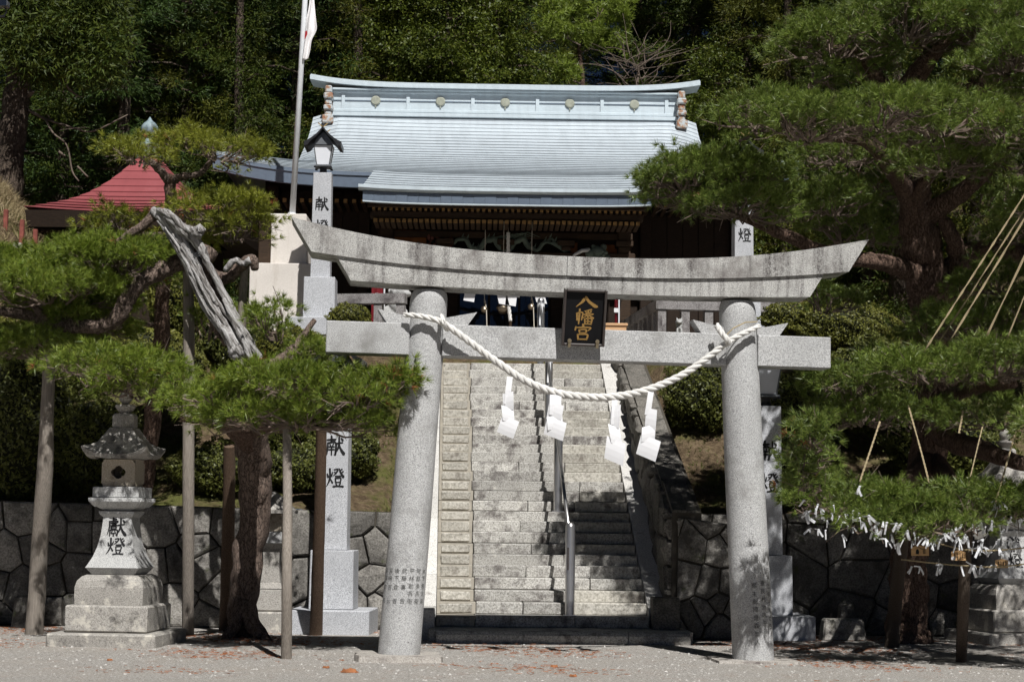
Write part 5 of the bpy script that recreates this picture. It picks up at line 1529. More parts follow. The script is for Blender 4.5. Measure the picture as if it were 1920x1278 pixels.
def pad(root, px, py, d, rx, rz, ry=None, dens=1.0, seed=0, mat=None, tilt=0.0, lump=0.24, name='foliage_pad', dead=0):
    """cloud-shaped pine pad: centre pixel, half width and half height in pixels, half depth in metres"""
    rng = np.random.default_rng(1000 + seed)
    c = at(px, py, d); k = d / FPX
    RX, RZ = rx * k, rz * k
    RY = ry if ry is not None else min(1.3, RX * 0.85)
    cz = c.z - RZ * 0.55
    nsub = max(5, int(math.pi * RX * RY * 10.5 * dens))
    subs = []
    while len(subs) < nsub:
        u = rng.uniform(-1, 1, 2)
        r2 = u @ u
        if r2 > 1: continue
        wv = 1 + 0.16 * math.sin(u[0] * 9 + seed) + 0.12 * math.sin(u[1] * 8 + seed * 2)
        h = math.sqrt(max(0, 1 - r2)) * rng.uniform(0.62, 1.0) * 1.5 * wv
        if rng.random() < 0.12: h *= 0.3
        subs.append((u[0] * RX, u[1] * RY, h * RZ + tilt * u[0] * RX))
    subs = np.array(subs)
    m = 20
    off = rng.normal(size=(nsub * m, 3)) * np.array([lump, lump, lump * 0.5]) * 0.46
    P = np.repeat(subs, m, 0) + off
    D = np.array([0, -0.12, 0.62]) + off / lump * 1.5 + np.repeat(subs / np.array([RX, RY, RZ * 3]), m, 0) * 0.5
    P = P + np.array([c.x, c.y, cz])
    D = unit(D)
    V = needles(P, D, 26, 0.128, 0.0080, 0.8, rng)
    o = np_mesh(name, V, tris(V), mat, root)
    o['kind'] = 'stuff'
    # twigs below the needles
    b = MB()
    hub = Vector((c.x, c.y, cz - 0.02))
    order = rng.permutation(nsub)[: min(nsub, 64)]
    for i in order:
        s = Vector(subs[i]) + Vector((c.x, c.y, cz)) - Vector((0, 0, 0.05))
        q0 = Vector((c.x + (s.x - c.x) * rng.uniform(.1, .45), c.y + (s.y - c.y) * rng.uniform(.1, .5), cz + (s.x - c.x) * tilt * .4 - rng.uniform(0.0, .06)))
        mid = q0.lerp(s, .55) + Vector(rng.normal(size=3)) * 0.05
        mid.z = min(mid.z, s.z)
        m1 = q0.lerp(mid, .5) + Vector(rng.normal(size=3)) * .035
        b.tube([q0, m1, mid, mid.lerp(s, .5) + Vector(rng.normal(size=3)) * .03, s], [.018, .015, .012, .009, .006], 4, cap=False)
        for _ in range(3):
            e = s + Vector(rng.normal(size=3)) * .11
            b.tube([mid, mid.lerp(e, .5) + Vector(rng.normal(size=3)) * .03, e], [.008, .006, .004], 3, cap=False)
    tw = b.build('twigs', M['twig'], o, world=True)
    tw['kind'] = 'stuff'
    if dead:
        ii = rng.choice(len(P), dead, False)
        V = needles(P[ii] + rng.normal(size=(dead, 3)) * .02, D[ii], 22, .12, .006, 1.0, rng)
        x = np_mesh('dead_needles', V, tris(V), M['needle_dead'], o); x['kind'] = 'stuff'
    return o

def limb(root, pts, name='limb', mat=None, n=9, wob=0.10, sub=5, seed=0):
    """pts: (px, py, d, radius in px)"""
    q = spline([tuple(at(a, b_, d)) + (r * d / FPX,) for a, b_, d, r in pts], sub)
    rgl = random.Random(seed)
    path = [Vector(p[:3]) + Vector((rgl.uniform(-1, 1), rgl.uniform(-1, 1), rgl.uniform(-1, 1))) * p[3] * .10 for p in q]
    return MB().tube(path, [max(.004, p[3]) for p in q], n, wob=wob, seed=seed).build(name, mat, root, smooth=True, world=True)

# ------------------------------------------------------------------ the old pine at left (bleached dead upper trunk)
p = gpt(460, 1190)
OP = thing('old_pine', 'old propped pine with bleached dead trunk top and spreading needle pads at left', 'pine tree', (p.x, p.y, 0))
limb(OP, [(452, 1205, 24.5, 34), (455, 1160, 24.5, 29), (462, 1060, 24.4, 27), (478, 960, 24.3, 29), (478, 880, 24.1, 31), (472, 810, 23.8, 30), (478, 745, 23.4, 27), (486, 690, 23.0, 24)], 'trunk', M['bark'], 16, .13, 6, 1)
limb(OP, [(470, 830, 23.8, 22), (440, 800, 23.4, 20), (425, 790, 23.2, 14)], 'limb', M['bark_red'], 10, .1, 4, 2)
for k_, (dx, dy) in enumerate(((36, 12), (-30, 8), (20, -4))):
    limb(OP, [(455, 1130, 24.3, 14), (458 + dx * .6, 1172, 24.1, 12), (460 + dx * 1.3, 1194 + dy, 23.9, 8)], 'root', M['bark'], 7, .12, 3, 10 + k_)
# dead wood: silver strands grown together, grain along the lean
t = NT('bleached_dead_wood')
tc_ = t.n('ShaderNodeTexCoord'); m1 = t.n('ShaderNodeMapping'); m1.inputs['Rotation'].default_value = (0, .557, 0)
m2 = t.n('ShaderNodeMapping'); m2.inputs['Scale'].default_value = (11, 11, .9)
t.l(tc_.outputs['Object'], m1.inputs['Vector']); t.l(m1.outputs[0], m2.inputs['Vector'])
f = t.noise(m2.outputs[0], 2.2, 8, .72)
c_ = t.ramp(f, [(.33, (.035, .03, .027)), (.43, (.20, .185, .17)), (.52, (.44, .425, .41)), (.66, (.66, .65, .635))])
M['deadwood'] = t.done(t.pbsdf(c_, .85, t.bump(f, 1.0, .05), 0, .15))
DW = [
 ([(304, 396, 23.55, 11), (338, 426, 23.51, 15), (368, 452, 23.49, 13), (384, 482, 23.53, 9), (402, 516, 23.57, 8), (428, 566, 23.60, 9), (456, 622, 23.60, 10), (484, 664, 23.57, 8), (490, 674, 23.57, 3)], 'dead_trunk', 'deadwood'),
 ([(286, 392, 23.59, 9), (312, 418, 23.59, 13), (345, 456, 23.59, 14), (366, 492, 23.59, 12), (386, 545, 23.59, 11), (410, 598, 23.57, 13), (438, 644, 23.53, 17), (452, 668, 23.51, 15)], 'dead_trunk', 'deadwood'),
 ([(330, 430, 23.71, 12), (372, 480, 23.71, 15), (400, 545, 23.73, 15), (432, 606, 23.73, 17), (462, 655, 23.71, 17), (472, 676, 23.71, 12)], 'dead_trunk_hollow', 'bark'),
 ([(420, 560, 23.55, 5), (440, 606, 23.49, 7), (460, 648, 23.45, 9), (470, 672, 23.45, 6)], 'dead_trunk', 'deadwood'),
 ([(366, 505, 23.65, 7), (384, 560, 23.65, 9), (404, 612, 23.63, 9), (424, 646, 23.61, 6)], 'bark_strip', 'bark'),
 ([(296, 394, 23.53, 7), (320, 404, 23.47, 9), (342, 424, 23.45, 7), (352, 440, 23.45, 3)], 'dead_trunk', 'deadwood'),
]
rd = random.Random(8)
for k_ in range(9):                                          # loose fibres and split ridges along the trunk
    t0, t1 = rd.uniform(0, .35), rd.uniform(.55, 1.0); o_ = rd.uniform(-13, 13)
    pts_ = []
    for j in range(6):
        tt = t0 + (t1 - t0) * j / 5
        x_ = 294 + 178 * tt + 8 * math.sin(tt * 7) + o_ * (.6 + .8 * tt); y_ = 396 + 272 * tt ** .92 - o_ * .5
        pts_.append((x_, y_, 23.50 + abs(o_) * .006 + rd.uniform(-.02, .02), (1.5 + 3.2 * math.sin(math.pi * (j + .6) / 6.2)) * rd.uniform(.8, 1.2)))
    DW.append((pts_, 'wood_fibre', 'deadwood'))
DW = [([(x_, y_, d_, r_ * .8) for x_, y_, d_, r_ in a_], nm, mt) for a_, nm, mt in DW]
for k_, (a_, nm, mt) in enumerate(DW): limb(OP, a_, nm, M[mt], 12, .22, 6, 300 + k_)
for a_ in (((455, 655, 23.50, 13), (440, 660, 23.45, 13), (432, 654, 23.45, 7)), ((446, 664, 23.45, 9), (436, 670, 23.45, 6)), ((365, 442, 23.45, 11), (374, 432, 23.40, 12), (378, 438, 23.40, 6)), ((352, 428, 23.45, 8), (362, 432, 23.40, 7))):
    limb(OP, list(a_), 'dead_knot', M['deadwood'], 8, .3, 4, 7)
limb(OP, [(292, 400, 23.65, 11), (262, 428, 23.65, 9), (238, 442, 23.65, 8), (213, 460, 23.65, 6)], 'dead_branch', M['bark'], 8, .15, 5, 8)
limb(OP, [(385, 510, 23.95, 13), (420, 522, 24.05, 12), (445, 505, 24.05, 12), (462, 490, 23.95, 11), (474, 488, 23.85, 10), (478, 505, 23.85, 7)], 'dead_branch', M['bark'], 9, .15, 5, 9)
limb(OP, [(422, 508, 23.90, 6), (440, 488, 23.85, 6), (455, 494, 23.85, 6), (470, 487, 23.80, 7)], 'dead_branch', M['deadwood'], 7, .25, 5, 19)
limb(OP, [(395, 470, 24.25, 16), (372, 492, 24.15, 18), (335, 492, 23.95, 17), (300, 508, 23.85, 16), (262, 530, 23.75, 15), (240, 560, 23.75, 16), (222, 592, 23.75, 16), (190, 610, 23.75, 13), (140, 612, 23.75, 13), (95, 604, 23.85, 12), (50, 590, 23.95, 11), (-20, 580, 24.05, 9)], 'limb', M['bark'], 11, .13, 5, 11)
limb(OP, [(95, 604, 23.85, 10), (70, 580, 23.75, 7), (50, 555, 23.65, 5)], 'limb', M['bark'], 7, .1, 4, 12)
limb(OP, [(255, 535, 23.75, 9), (240, 510, 23.95, 7), (200, 500, 23.95, 6), (150, 495, 23.95, 4)], 'limb', M['bark'], 7, .1, 4, 13)
limb(OP, [(472, 800, 23.6, 20), (520, 800, 22.6, 14), (580, 790, 21.8, 11), (660, 785, 21.3, 8), (720, 780, 21.0, 5)], 'limb', M['bark_red'], 9, .1, 5, 14)
limb(OP, [(472, 810, 23.6, 16), (430, 800, 22.8, 12), (380, 790, 22.2, 8), (340, 785, 22.0, 5)], 'limb', M['bark_red'], 8, .1, 5, 15)
limb(OP, [(490, 690, 23.0, 12), (530, 670, 23.4, 9), (560, 640, 23.8, 7), (590, 600, 24.0, 5)], 'limb', M['bark'], 8, .1, 5, 16)
NM = M['needle']
pad(OP, 110, 545, 24.0, 125, 52, 1.7, 2.5, 1, NM)
pad(OP, 215, 490, 24.5, 125, 34, 1.5, 2.3, 2, NM, dead=10)
pad(OP, 40, 510, 25.2, 95, 45, 1.4, 2.2, 3, NM)
pad(OP, 165, 600, 24.7, 70, 26, 1.2, 1.6, 33, NM)
pad(OP, 225, 690, 22.4, 130, 40, 1.1, 1.7, 4, NM, tilt=-.05, dead=8)
pad(OP, 75, 650, 24.4, 105, 30, 1.3, 2.0, 5, NM)
pad(OP, 255, 725, 22.2, 70, 26, .6, .9, 6, NM, tilt=-.1)
pad(OP, 430, 745, 21.5, 115, 40, 1.0, 1.6, 7, NM)
pad(OP, 560, 715, 21.3, 140, 45, 1.1, 1.6, 8, NM, dead=14)
pad(OP, 670, 735, 20.9, 100, 46, .9, 1.6, 9, NM, dead=8)
pad(OP, 735, 706, 20.6, 26, 16, .25, 1.2, 41, NM, dead=26)
pad(OP, 560, 780, 21.2, 190, 28, .9, 1.2, 10, NM)
pad(OP, 530, 610, 24.0, 62, 55, .7, 1.0, 11, NM, tilt=-.35)
pad(OP, 570, 665, 23.8, 60, 32, .6, .9, 12, NM)
pad(OP, 390, 610, 24.6, 60, 40, .6, .7, 13, NM)

# second, slimmer pine behind it
p = at(270, 930, 26.9)
P2_ = thing('slim_pine', 'slim red barked pine with two rounded pads in front of the red roof', 'pine tree', (p.x, 26.9, hill(p.x, 26.9)))
limb(P2_, [(268, 935, 26.9, 16), (285, 800, 26.6, 16), (297, 700, 26.4, 15), (303, 620, 26.2, 15), (305, 540, 26.0, 13), (318, 470, 25.9, 13), (321, 400, 25.8, 12), (319, 345, 25.7, 11), (322, 332, 25.7, 10)], 'trunk', M['bark_red'], 12, .11, 6, 20)
limb(P2_, [(320, 345, 25.7, 9), (302, 322, 25.6, 8), (285, 305, 25.5, 7), (270, 300, 25.5, 5)], 'limb', M['bark'], 8, .14, 4, 21)
limb(P2_, [(322, 338, 25.7, 9), (345, 330, 25.6, 7), (375, 325, 25.5, 6), (405, 290, 25.5, 5)], 'limb', M['bark'], 8, .14, 4, 22)
limb(P2_, [(320, 420, 25.8, 8), (370, 425, 25.6, 7), (420, 420, 25.5, 5)], 'limb', M['bark'], 8, .12, 4, 23)
limb(P2_, [(318, 440, 25.8, 7), (270, 440, 25.7, 5), (225, 430, 25.7, 4)], 'limb', M['bark'], 8, .12, 4, 24)
limb(P2_, [(303, 610, 26.2, 5), (270, 608, 26.1, 4), (235, 604, 26.1, 3)], 'limb', M['bark'], 6, .12, 4, 25)
for a_ in ((258, 290, 25.5, 78, 28, .6, 1.1, 50), (345, 262, 25.6, 40, 22, .5, 1.0, 51), (410, 278, 25.5, 82, 36, .7, 1.15, 52), (405, 395, 25.4, 108, 38, .8, 1.15, 53), (445, 430, 25.3, 68, 34, .6, 1.0, 54), (225, 415, 25.9, 62, 30, .6, .9, 55), (350, 450, 25.8, 60, 22, .5, .8, 56), (300, 470, 26.0, 70, 28, .6, .8, 57)):
    pad(P2_, *a_[:5], a_[5], a_[6], a_[7], M['needle_yellow'], dead=5 if a_[7] % 2 else 0)

# ------------------------------------------------------------------ wooden props
def prop(pts, label, mat, group='wooden props under the pine limbs', n=10, seed=0):
    q = [(tuple(at(a, b_, d)) + (r * d / FPX,)) for a, b_, d, r in pts]
    base = q[0]
    r_ = spline(q, 5)
    rgl = random.Random(seed)
    b = MB().tube([Vector(p_[:3]) - Vector(base[:3]) for p_ in r_], [p_[3] for p_ in r_], n, wob=.05, seed=seed)
    o = b.build('wooden_prop', mat, smooth=True, sharp=50); o.location = base[:3]
    tag(o, label, 'wooden prop', group)
    return o
gz = lambda px, py: gpt(px, py).y
prop([(64, 1190, gz(64, 1188), 17), (73, 1050, gz(64, 1188) - .1, 16), (84, 880, 24.1, 15), (90, 740, 24.0, 12), (93, 612, 23.95, 11)], 'grey leaning wooden prop under the far left pine limb', M['prop'], seed=1)
prop([(353, 1192, gz(353, 1190), 11), (353, 900, 24.2, 11), (354, 650, 24.15, 11), (352, 490, 24.1, 9)], 'tall straight wooden prop wired to the bleached dead trunk', M['prop'], seed=2)
prop([(423, 1185, gz(423, 1182), 13), (428, 1000, 24.9, 12), (430, 835, 24.3, 11)], 'brown wooden prop just left of the old pine trunk', M['prop_brown'], seed=3)
prop([(537, 1236, gz(537, 1234), 10), (538, 1080, 20.6, 10), (539, 930, 20.9, 9), (538, 782, 21.2, 8)], 'thin wooden prop standing nearest, between pine trunk and gate', M['prop'], seed=4)
prop([(592, 1192, gz(592, 1190), 12), (598, 1000, 24.3, 11), (603, 800, 23.6, 10)], 'brown wooden prop touching the left lamp post', M['prop_brown'], seed=5)
prop([(452, 690, 24.3, 9), (455, 560, 24.2, 8), (460, 498, 24.05, 7)], 'short upper wooden prop under the curled dead branch', M['prop'], seed=6)
w1 = MB()
for k_ in range(3): w1.tube([at(336, 492 + k_ * 4, 23.9), at(352, 487 - k_ * 2, 23.6), at(372, 480 - k_ * 4, 23.45), at(390, 472 - k_ * 5, 23.6)], .005, 4)
o = w1.build('binding_wire', M['lamp_grey']); tag(o, 'dark wire binding the tall prop to the dead trunk', 'wire', kind=None)

# ------------------------------------------------------------------ the large pine at right
p = gpt(1702, 1196)
RP = thing('large_pine', 'large red barked pine with layered needle pads filling the right side', 'pine tree', (p.x, p.y, 0))
limb(RP, [(1700, 1210, 25.0, 44), (1702, 1150, 25.0, 36), (1706, 1050, 25.0, 34), (1722, 940, 25.1, 33), (1745, 820, 25.2, 34), (1758, 700, 25.2, 37), (1752, 600, 25.1, 42), (1742, 530, 25.0, 43), (1728, 470, 24.9, 37), (1722, 400, 24.8, 34), (1712, 340, 24.7, 25), (1698, 260, 24.6, 22), (1698, 180, 24.5, 22), (1738, 115, 24.4, 18), (1775, 70, 24.3, 12)], 'trunk', M['bark_red'], 18, .12, 6, 30)
RL_ = [
 [(1730, 420, 24.8, 24), (1690, 345, 24.3, 18), (1650, 290, 23.2, 13), (1612, 264, 22.2, 9), (1540, 258, 21.3, 6)],
 [(1735, 405, 24.8, 24), (1790, 370, 24.4, 18), (1845, 325, 24.0, 15), (1885, 280, 23.6, 11), (1930, 262, 23.3, 9)],
 [(1715, 385, 24.6, 16), (1740, 330, 24.0, 12), (1790, 285, 23.5, 8), (1830, 265, 23.2, 5)],
 [(1668, 172, 24.4, 12), (1640, 140, 24.2, 13), (1612, 105, 24.0, 11), (1570, 90, 23.8, 7), (1520, 85, 23.6, 4)],
 [(1700, 200, 24.5, 14), (1680, 178, 24.4, 13), (1655, 155, 24.2, 12)],
 [(1720, 140, 24.4, 14), (1760, 90, 24.0, 10), (1800, 70, 23.8, 7), (1850, 60, 23.6, 5)],
 [(1830, 170, 24.6, 22), (1860, 140, 24.4, 18), (1905, 118, 24.2, 13), (1960, 100, 24.0, 10)],
 [(1790, 320, 24.7, 26), (1815, 230, 24.7, 22), (1832, 165, 24.6, 22)],
 [(1735, 520, 25.0, 30), (1700, 505, 24.8, 20), (1650, 492, 24.6, 16), (1600, 485, 24.4, 14), (1540, 470, 24.2, 13), (1470, 440, 23.8, 12), (1400, 410, 23.4, 9), (1330, 385, 23.1, 6)],
 [(1760, 560, 25.1, 40), (1800, 505, 25.0, 36), (1835, 475, 25.0, 26), (1880, 470, 24.8, 20), (1950, 480, 24.5, 16)],
 [(1800, 500, 25.0, 22), (1790, 455, 24.8, 16), (1775, 425, 24.7, 14), (1765, 408, 24.6, 10)],
 [(1750, 800, 25.2, 26), (1800, 830, 24.4, 22), (1850, 845, 23.6, 18), (1920, 870, 22.8, 14)],
 [(1755, 780, 25.2, 22), (1690, 760, 24.2, 16), (1640, 758, 23.2, 11), (1580, 750, 22.6, 7)],
 [(1755, 760, 25.2, 22), (1790, 740, 24.0, 16), (1840, 725, 22.6, 11), (1900, 720, 21.8, 9)],
 [(1740, 860, 25.2, 22), (1700, 900, 24.0, 16), (1650, 940, 22.6, 12), (1580, 955, 21.6, 8)],
 [(1745, 860, 25.2, 20), (1800, 920, 23.6, 14), (1850, 950, 22.2, 11), (1920, 960, 21.2, 9)],
 [(1710, 990, 25.0, 10), (1740, 985, 23.6, 8), (1780, 985, 22.0, 6)],
]
for k_, a_ in enumerate(RL_): limb(RP, a_, 'limb', M['bark_red'], 10, .12, 5, 60 + k_)
NR_ = M['needle_right']
RPADS = [ # px, py, d, rx, rz, ry, dens
 (1560, 75, 23.8, 110, 55, .9, 1.1), (1700, 45, 23.6, 130, 60, 1.0, 1.15), (1850, 50, 23.6, 120, 60, 1.0, 1.1), (1880, 130, 24.2, 70, 35, .7, .8), (1760, -10, 24.0, 160, 50, 1.0, .9),
 (1620, 130, 24.3, 60, 28, .5, .7), (1520, 130, 24.0, 60, 30, .5, .8), (1800, 190, 25.4, 90, 40, .6, .7),
 (1420, 215, 22.0, 100, 38, .9, 1.2), (1520, 235, 21.2, 110, 42, .9, 1.2), (1640, 215, 21.0, 110, 45, .9, 1.2), (1760, 225, 21.6, 120, 45, .9, 1.15), (1880, 235, 21.8, 90, 45, .8, 1.1), (1580, 285, 23.4, 90, 32, .7, .9), (1900, 300, 24.6, 60, 35, .6, .7),
 (1560, 320, 24.6, 70, 35, .6, .6), (1850, 360, 25.6, 80, 40, .6, .6), (1650, 350, 25.8, 70, 36, .6, .6),
 (1285, 335, 23.0, 85, 36, .8, 1.7), (1340, 325, 23.8, 100, 34, 1.1, 1.7), (1300, 365, 23.9, 80, 24, .9, 1.4), (1395, 340, 23.2, 95, 36, .8, 1.6), (1385, 385, 22.8, 88, 30, .7, 1.6), (1500, 390, 24.2, 80, 36, .7, .7), (1580, 430, 25.2, 90, 34, .7, .6),
 (1800, 610, 23.2, 110, 42, .8, .9), (1900, 585, 23.4, 70, 40, .7, .9), (1690, 640, 24.4, 60, 34, .6, .7),
 (1740, 690, 21.6, 120, 36, .8, 1.15), (1860, 680, 21.4, 110, 44, .8, 1.15), (1600, 715, 22.2, 90, 34, .7, 1.05), (1620, 770, 22.6, 105, 40, .7, 1.0), (1540, 815, 19.7, 50, 40, .5, .9), (1730, 780, 23.6, 80, 40, .6, .7), (1860, 780, 22.6, 90, 34, .7, .7), (1525, 865, 19.8, 42, 26, .4, .7),
 (1570, 935, 21.3, 90, 32, .7, 1.1), (1690, 945, 21.0, 110, 34, .8, 1.15), (1810, 945, 20.8, 100, 36, .8, 1.15), (1910, 940, 20.8, 80, 40, .8, 1.1), (1640, 975, 20.6, 80, 24, .5, 1.0), (1770, 985, 20.4, 90, 22, .5, 1.0), (1520, 905, 20.2, 44, 24, .4, .8),
 (1895, 105, 22.6, 95, 45, 1.0, 1.5), (1780, 300, 22.8, 90, 32, .7, 1.2), (1560, 380, 24.4, 80, 36, .7, 1.0),
 (1880, 520, 23.8, 80, 45, .8, .8), (1930, 430, 24.2, 80, 50, .8, .8), (1640, 430, 26.2, 90, 40, .7, .7), (1990, 560, 22.6, 90, 50, 1.0, 1.0), (1540, 560, 27.5, 80, 40, .6, .6),
 # beyond the right edge of the frame the crown goes on and shades the ground
 (2060, 60, 22.6, 140, 60, 1.2, .9), (2040, 250, 21.6, 150, 50, 1.2, .9), (2080, 640, 20.6, 140, 50, 1.2, .9), (2060, 930, 20.0, 120, 40, 1.0, .9), (2150, 430, 21.0, 140, 55, 1.2, .8), (2040, 780, 19.6, 120, 50, 1.1, .9), (2000, 380, 22.0, 110, 50, 1.2, 1.0), (2010, 150, 23.0, 110, 60, 1.2, 1.0),
]
for k_, a_ in enumerate(RPADS):
    pad(RP, *a_[:5], a_[5], a_[6] * 1.3, 100 + k_, NR_, dead=4 if k_ % 5 == 2 else 0)

# stakes and straw ropes of the right pine
prop([(1672, 1216, gz(1672, 1213), 14), (1678, 1140, gz(1672, 1213), 13), (1690, 1030, 22.6, 12), (1700, 985, 21.6, 10)], 'stout dark wooden stake beside the right pine trunk', M['prop_dark'], seed=7)
prop([(1802, 1242, gz(1802, 1240), 10), (1806, 1130, 21.0, 11), (1814, 985, 20.7, 11)], 'dark wooden stake nearest the camera under the paper slips', M['prop_dark'], seed=8)
def straw(pts, label, r=.0105):
    q = [at(a, b_, d) for a, b_, d in pts]
    T_ = thing('straw_rope', label, 'rope', q[-1], group='straw ropes tied to the right pine')
    rope_strands(T_, spline([tuple(p_) for p_ in q], 26 if len(q) == 2 else 14), lambda f: r * 1.35, 2, .11, 5, M['straw'])
straw([(2040, 180, 21.2), (1732, 660, 21.4)], 'leftmost slanting straw rope above the right pine pads')
straw([(2042, 205, 21.3), (1762, 640, 21.7)], 'second slanting straw rope from the left above the right pads', .008)
straw([(2046, 205, 21.1), (1782, 638, 21.3)], 'third slanting straw rope from the left above the right pads')
straw([(2050, 210, 21.0), (1848, 634, 21.2)], 'fourth slanting straw rope, steeper, above the right pads')
straw([(2052, 230, 21.0), (1888, 636, 21.2)], 'rightmost steep straw rope above the right pads', .008)
straw([(1650, 790, 21.0), (1612, 903, 20.7)], 'short straw rope dangling at left above the paper slips')
straw([(1703, 760, 21.2), (1728, 850, 20.9), (1742, 905, 20.7)], 'short straw rope dangling left of the dark stake')
straw([(1806, 770, 21.4), (1798, 812, 21.2)], 'very short straw rope end hanging under the upper pad')
straw([(1842, 800, 21.0), (1815, 912, 20.7)], 'thin straw rope dangling just right of the dark stake', .007)
straw([(1918, 760, 20.6), (1893, 850, 20.4), (1867, 940, 20.2)], 'long straw rope dangling at the far right above the paper slips')
straw([(1690, 1048, 21.4), (1760, 1056, 21.0), (1810, 1060, 20.5), (1870, 1062, 20.3), (1960, 1052, 20.1)], 'lower straw rope strung level between pine trunk and stake', .008)
straw([(1740, 1013, 21.2), (1775, 1022, 20.9), (1812, 1030, 20.5), (1870, 1031, 20.3), (1960, 1022, 20.1)], 'upper straw rope strung level behind the wooden votive plaques', .008)

# votive plaques (ema)
for k_, (px, py, d, w_, h_, yaw, lab) in enumerate(((1725, 1033, 20.8, .22, .10, .25, 'wooden votive plaque with a painted figure left of the stake'), (1797, 1042, 20.72, .17, .10, -.1, 'wooden votive plaque with black writing behind the stake'), (1878, 1057, 20.4, .15, .085, .1, 'small wooden votive plaque right of the stake'))):
    p_ = at(px, py, d)
    e = thing('votive_plaque', lab, 'votive plaque', p_, yaw, group='wooden votive plaques on the straw ropes')
    pl = [(-w_ / 2, -h_ / 2), (w_ / 2, -h_ / 2), (w_ / 2, h_ / 2), (0, h_ / 2 + .018), (-w_ / 2, h_ / 2)]
    MB().prism(pl, lambda x, z: (x, .006, z), lambda x, z: (x, -.006, z)).build('board', M['emawood'], e)
    b = MB().tube([(-.02, 0, h_ / 2 + .01), (0, 0, h_ / 2 + .05), (.02, 0, h_ / 2 + .01)], .003, 4); b.build('string', M['straw'], e)
    b = MB()
    if k_ == 0:
        b.prism([(-.06, -.03), (-.02, -.035), (-.015, .0), (-.03, .028), (-.05, .02)], lambda x, z: (x, -.007, z), lambda x, z: (x, -.009, z))
        for j in range(3): b.box(.035 + j * .012, .040 + j * .012, -.009, -.007, -.03, .03)
    else:
        for j in range(4):
            for i in range(4): b.box(-w_ * .28 + j * w_ * .18, -w_ * .28 + j * w_ * .18 + .010, -.009, -.007, -h_ * .36 + i * h_ * .19, -h_ * .36 + i * h_ * .19 + .011)
    b.build('black_ink', M['ink'], e)
    if k_ == 1: MB().box(-w_ * .48, -w_ * .2, -.0085, -.0065, -h_ * .45, -h_ * .05).build('white_paper', M['paper'], e)

# folded fortune slips tied to the low branch and ropes
slip_me = []
for k_ in range(12):
    rs = random.Random(70 + k_); b = MB()
    b.sphere((0, 0, 0), .013, 6, 4, (1.2, .8, .8))
    for j in range(rs.choice((1, 2, 2, 3))):
        a = rs.uniform(-.6, .6) + (-.2 if j == 0 else .2); L_ = rs.uniform(.04, .12); w_ = rs.uniform(.008, .013); tw = rs.uniform(-.02, .02)
        if j == 2: a = rs.choice((-1, 1)) * rs.uniform(1.2, 2.0); L_ *= .7
        dx, dz = math.sin(a), -math.cos(a)
        rows = []
        for i in range(4):
            f = i / 3
            cx, cz, cy = dx * L_ * f, dz * L_ * f - .01 * f * f, -.01 * math.sin(f * 3) + tw * f
            nx, nz = -dz, dx
            rows += [(cx - nx * w_, cy - .004, cz - nz * w_), (cx + nx * w_, cy + .006 * f, cz + nz * w_)]
        b.add(rows, [(2 * i, 2 * i + 1, 2 * i + 3, 2 * i + 2) for i in range(3)])
        b.add([(x, y + .002, z) for x, y, z in rows], [(2 * i + 2, 2 * i + 3, 2 * i + 1, 2 * i) for i in range(3)])
    o = b.build('fortune_slip', M['paper_slip'])
    slip_me.append(o.data); bpy.data.objects.remove(o)
rs = random.Random(99)
spots = []
def yline(x):
    xs_, ys_ = [1505, 1540, 1580, 1620, 1660, 1700, 1740, 1780, 1820, 1870, 1920], [952, 962, 974, 984, 996, 1004, 1008, 1000, 998, 990, 985]
    return float(np.interp(x, xs_, ys_))
for k_ in range(66):
    x = 1505 + (1918 - 1505) * ((k_ + rs.random()) / 66)
    spots.append((x, yline(x) + rs.uniform(-22, 12), rs.uniform(20.0, 20.6)))
for x, y in ((1520, 990), (1535, 992), (1548, 994), (1580, 1003), (1512, 966), (1612, 912), (1610, 915), (1866, 944), (1870, 950), (1862, 955), (1872, 938), (1642, 985), (1660, 1010), (1672, 1012), (1685, 1018)): spots.append((x, y, 20.3))
for k_ in range(26):
    x = rs.uniform(1790, 1918); spots.append((x, rs.uniform(1006, 1034), rs.uniform(20.2, 20.6)))
for x in (1707, 1722, 1762, 1765, 1768, 1800, 1822, 1830, 1842, 1858, 1868, 1890, 1902, 1912): spots.append((x + rs.uniform(-3, 3), 1060 + rs.uniform(-2, 3), 20.35 if x > 1780 else 20.9))
for (x, y, d) in spots:
    o = bpy.data.objects.new('fortune_slip', slip_me[rs.randrange(12)]); COL.objects.link(o)
    o.location = at(x, y, d); s_ = rs.uniform(.8, 1.25); o.scale = (s_, s_, s_); o.rotation_euler = (rs.uniform(-.4, .4), rs.uniform(-.45, .45), rs.uniform(-.9, .9))
    tag(o, 'white folded paper fortune slip tied to the low right pine branch or its straw ropes', 'paper slip', 'fortune slips tied at the right pine')

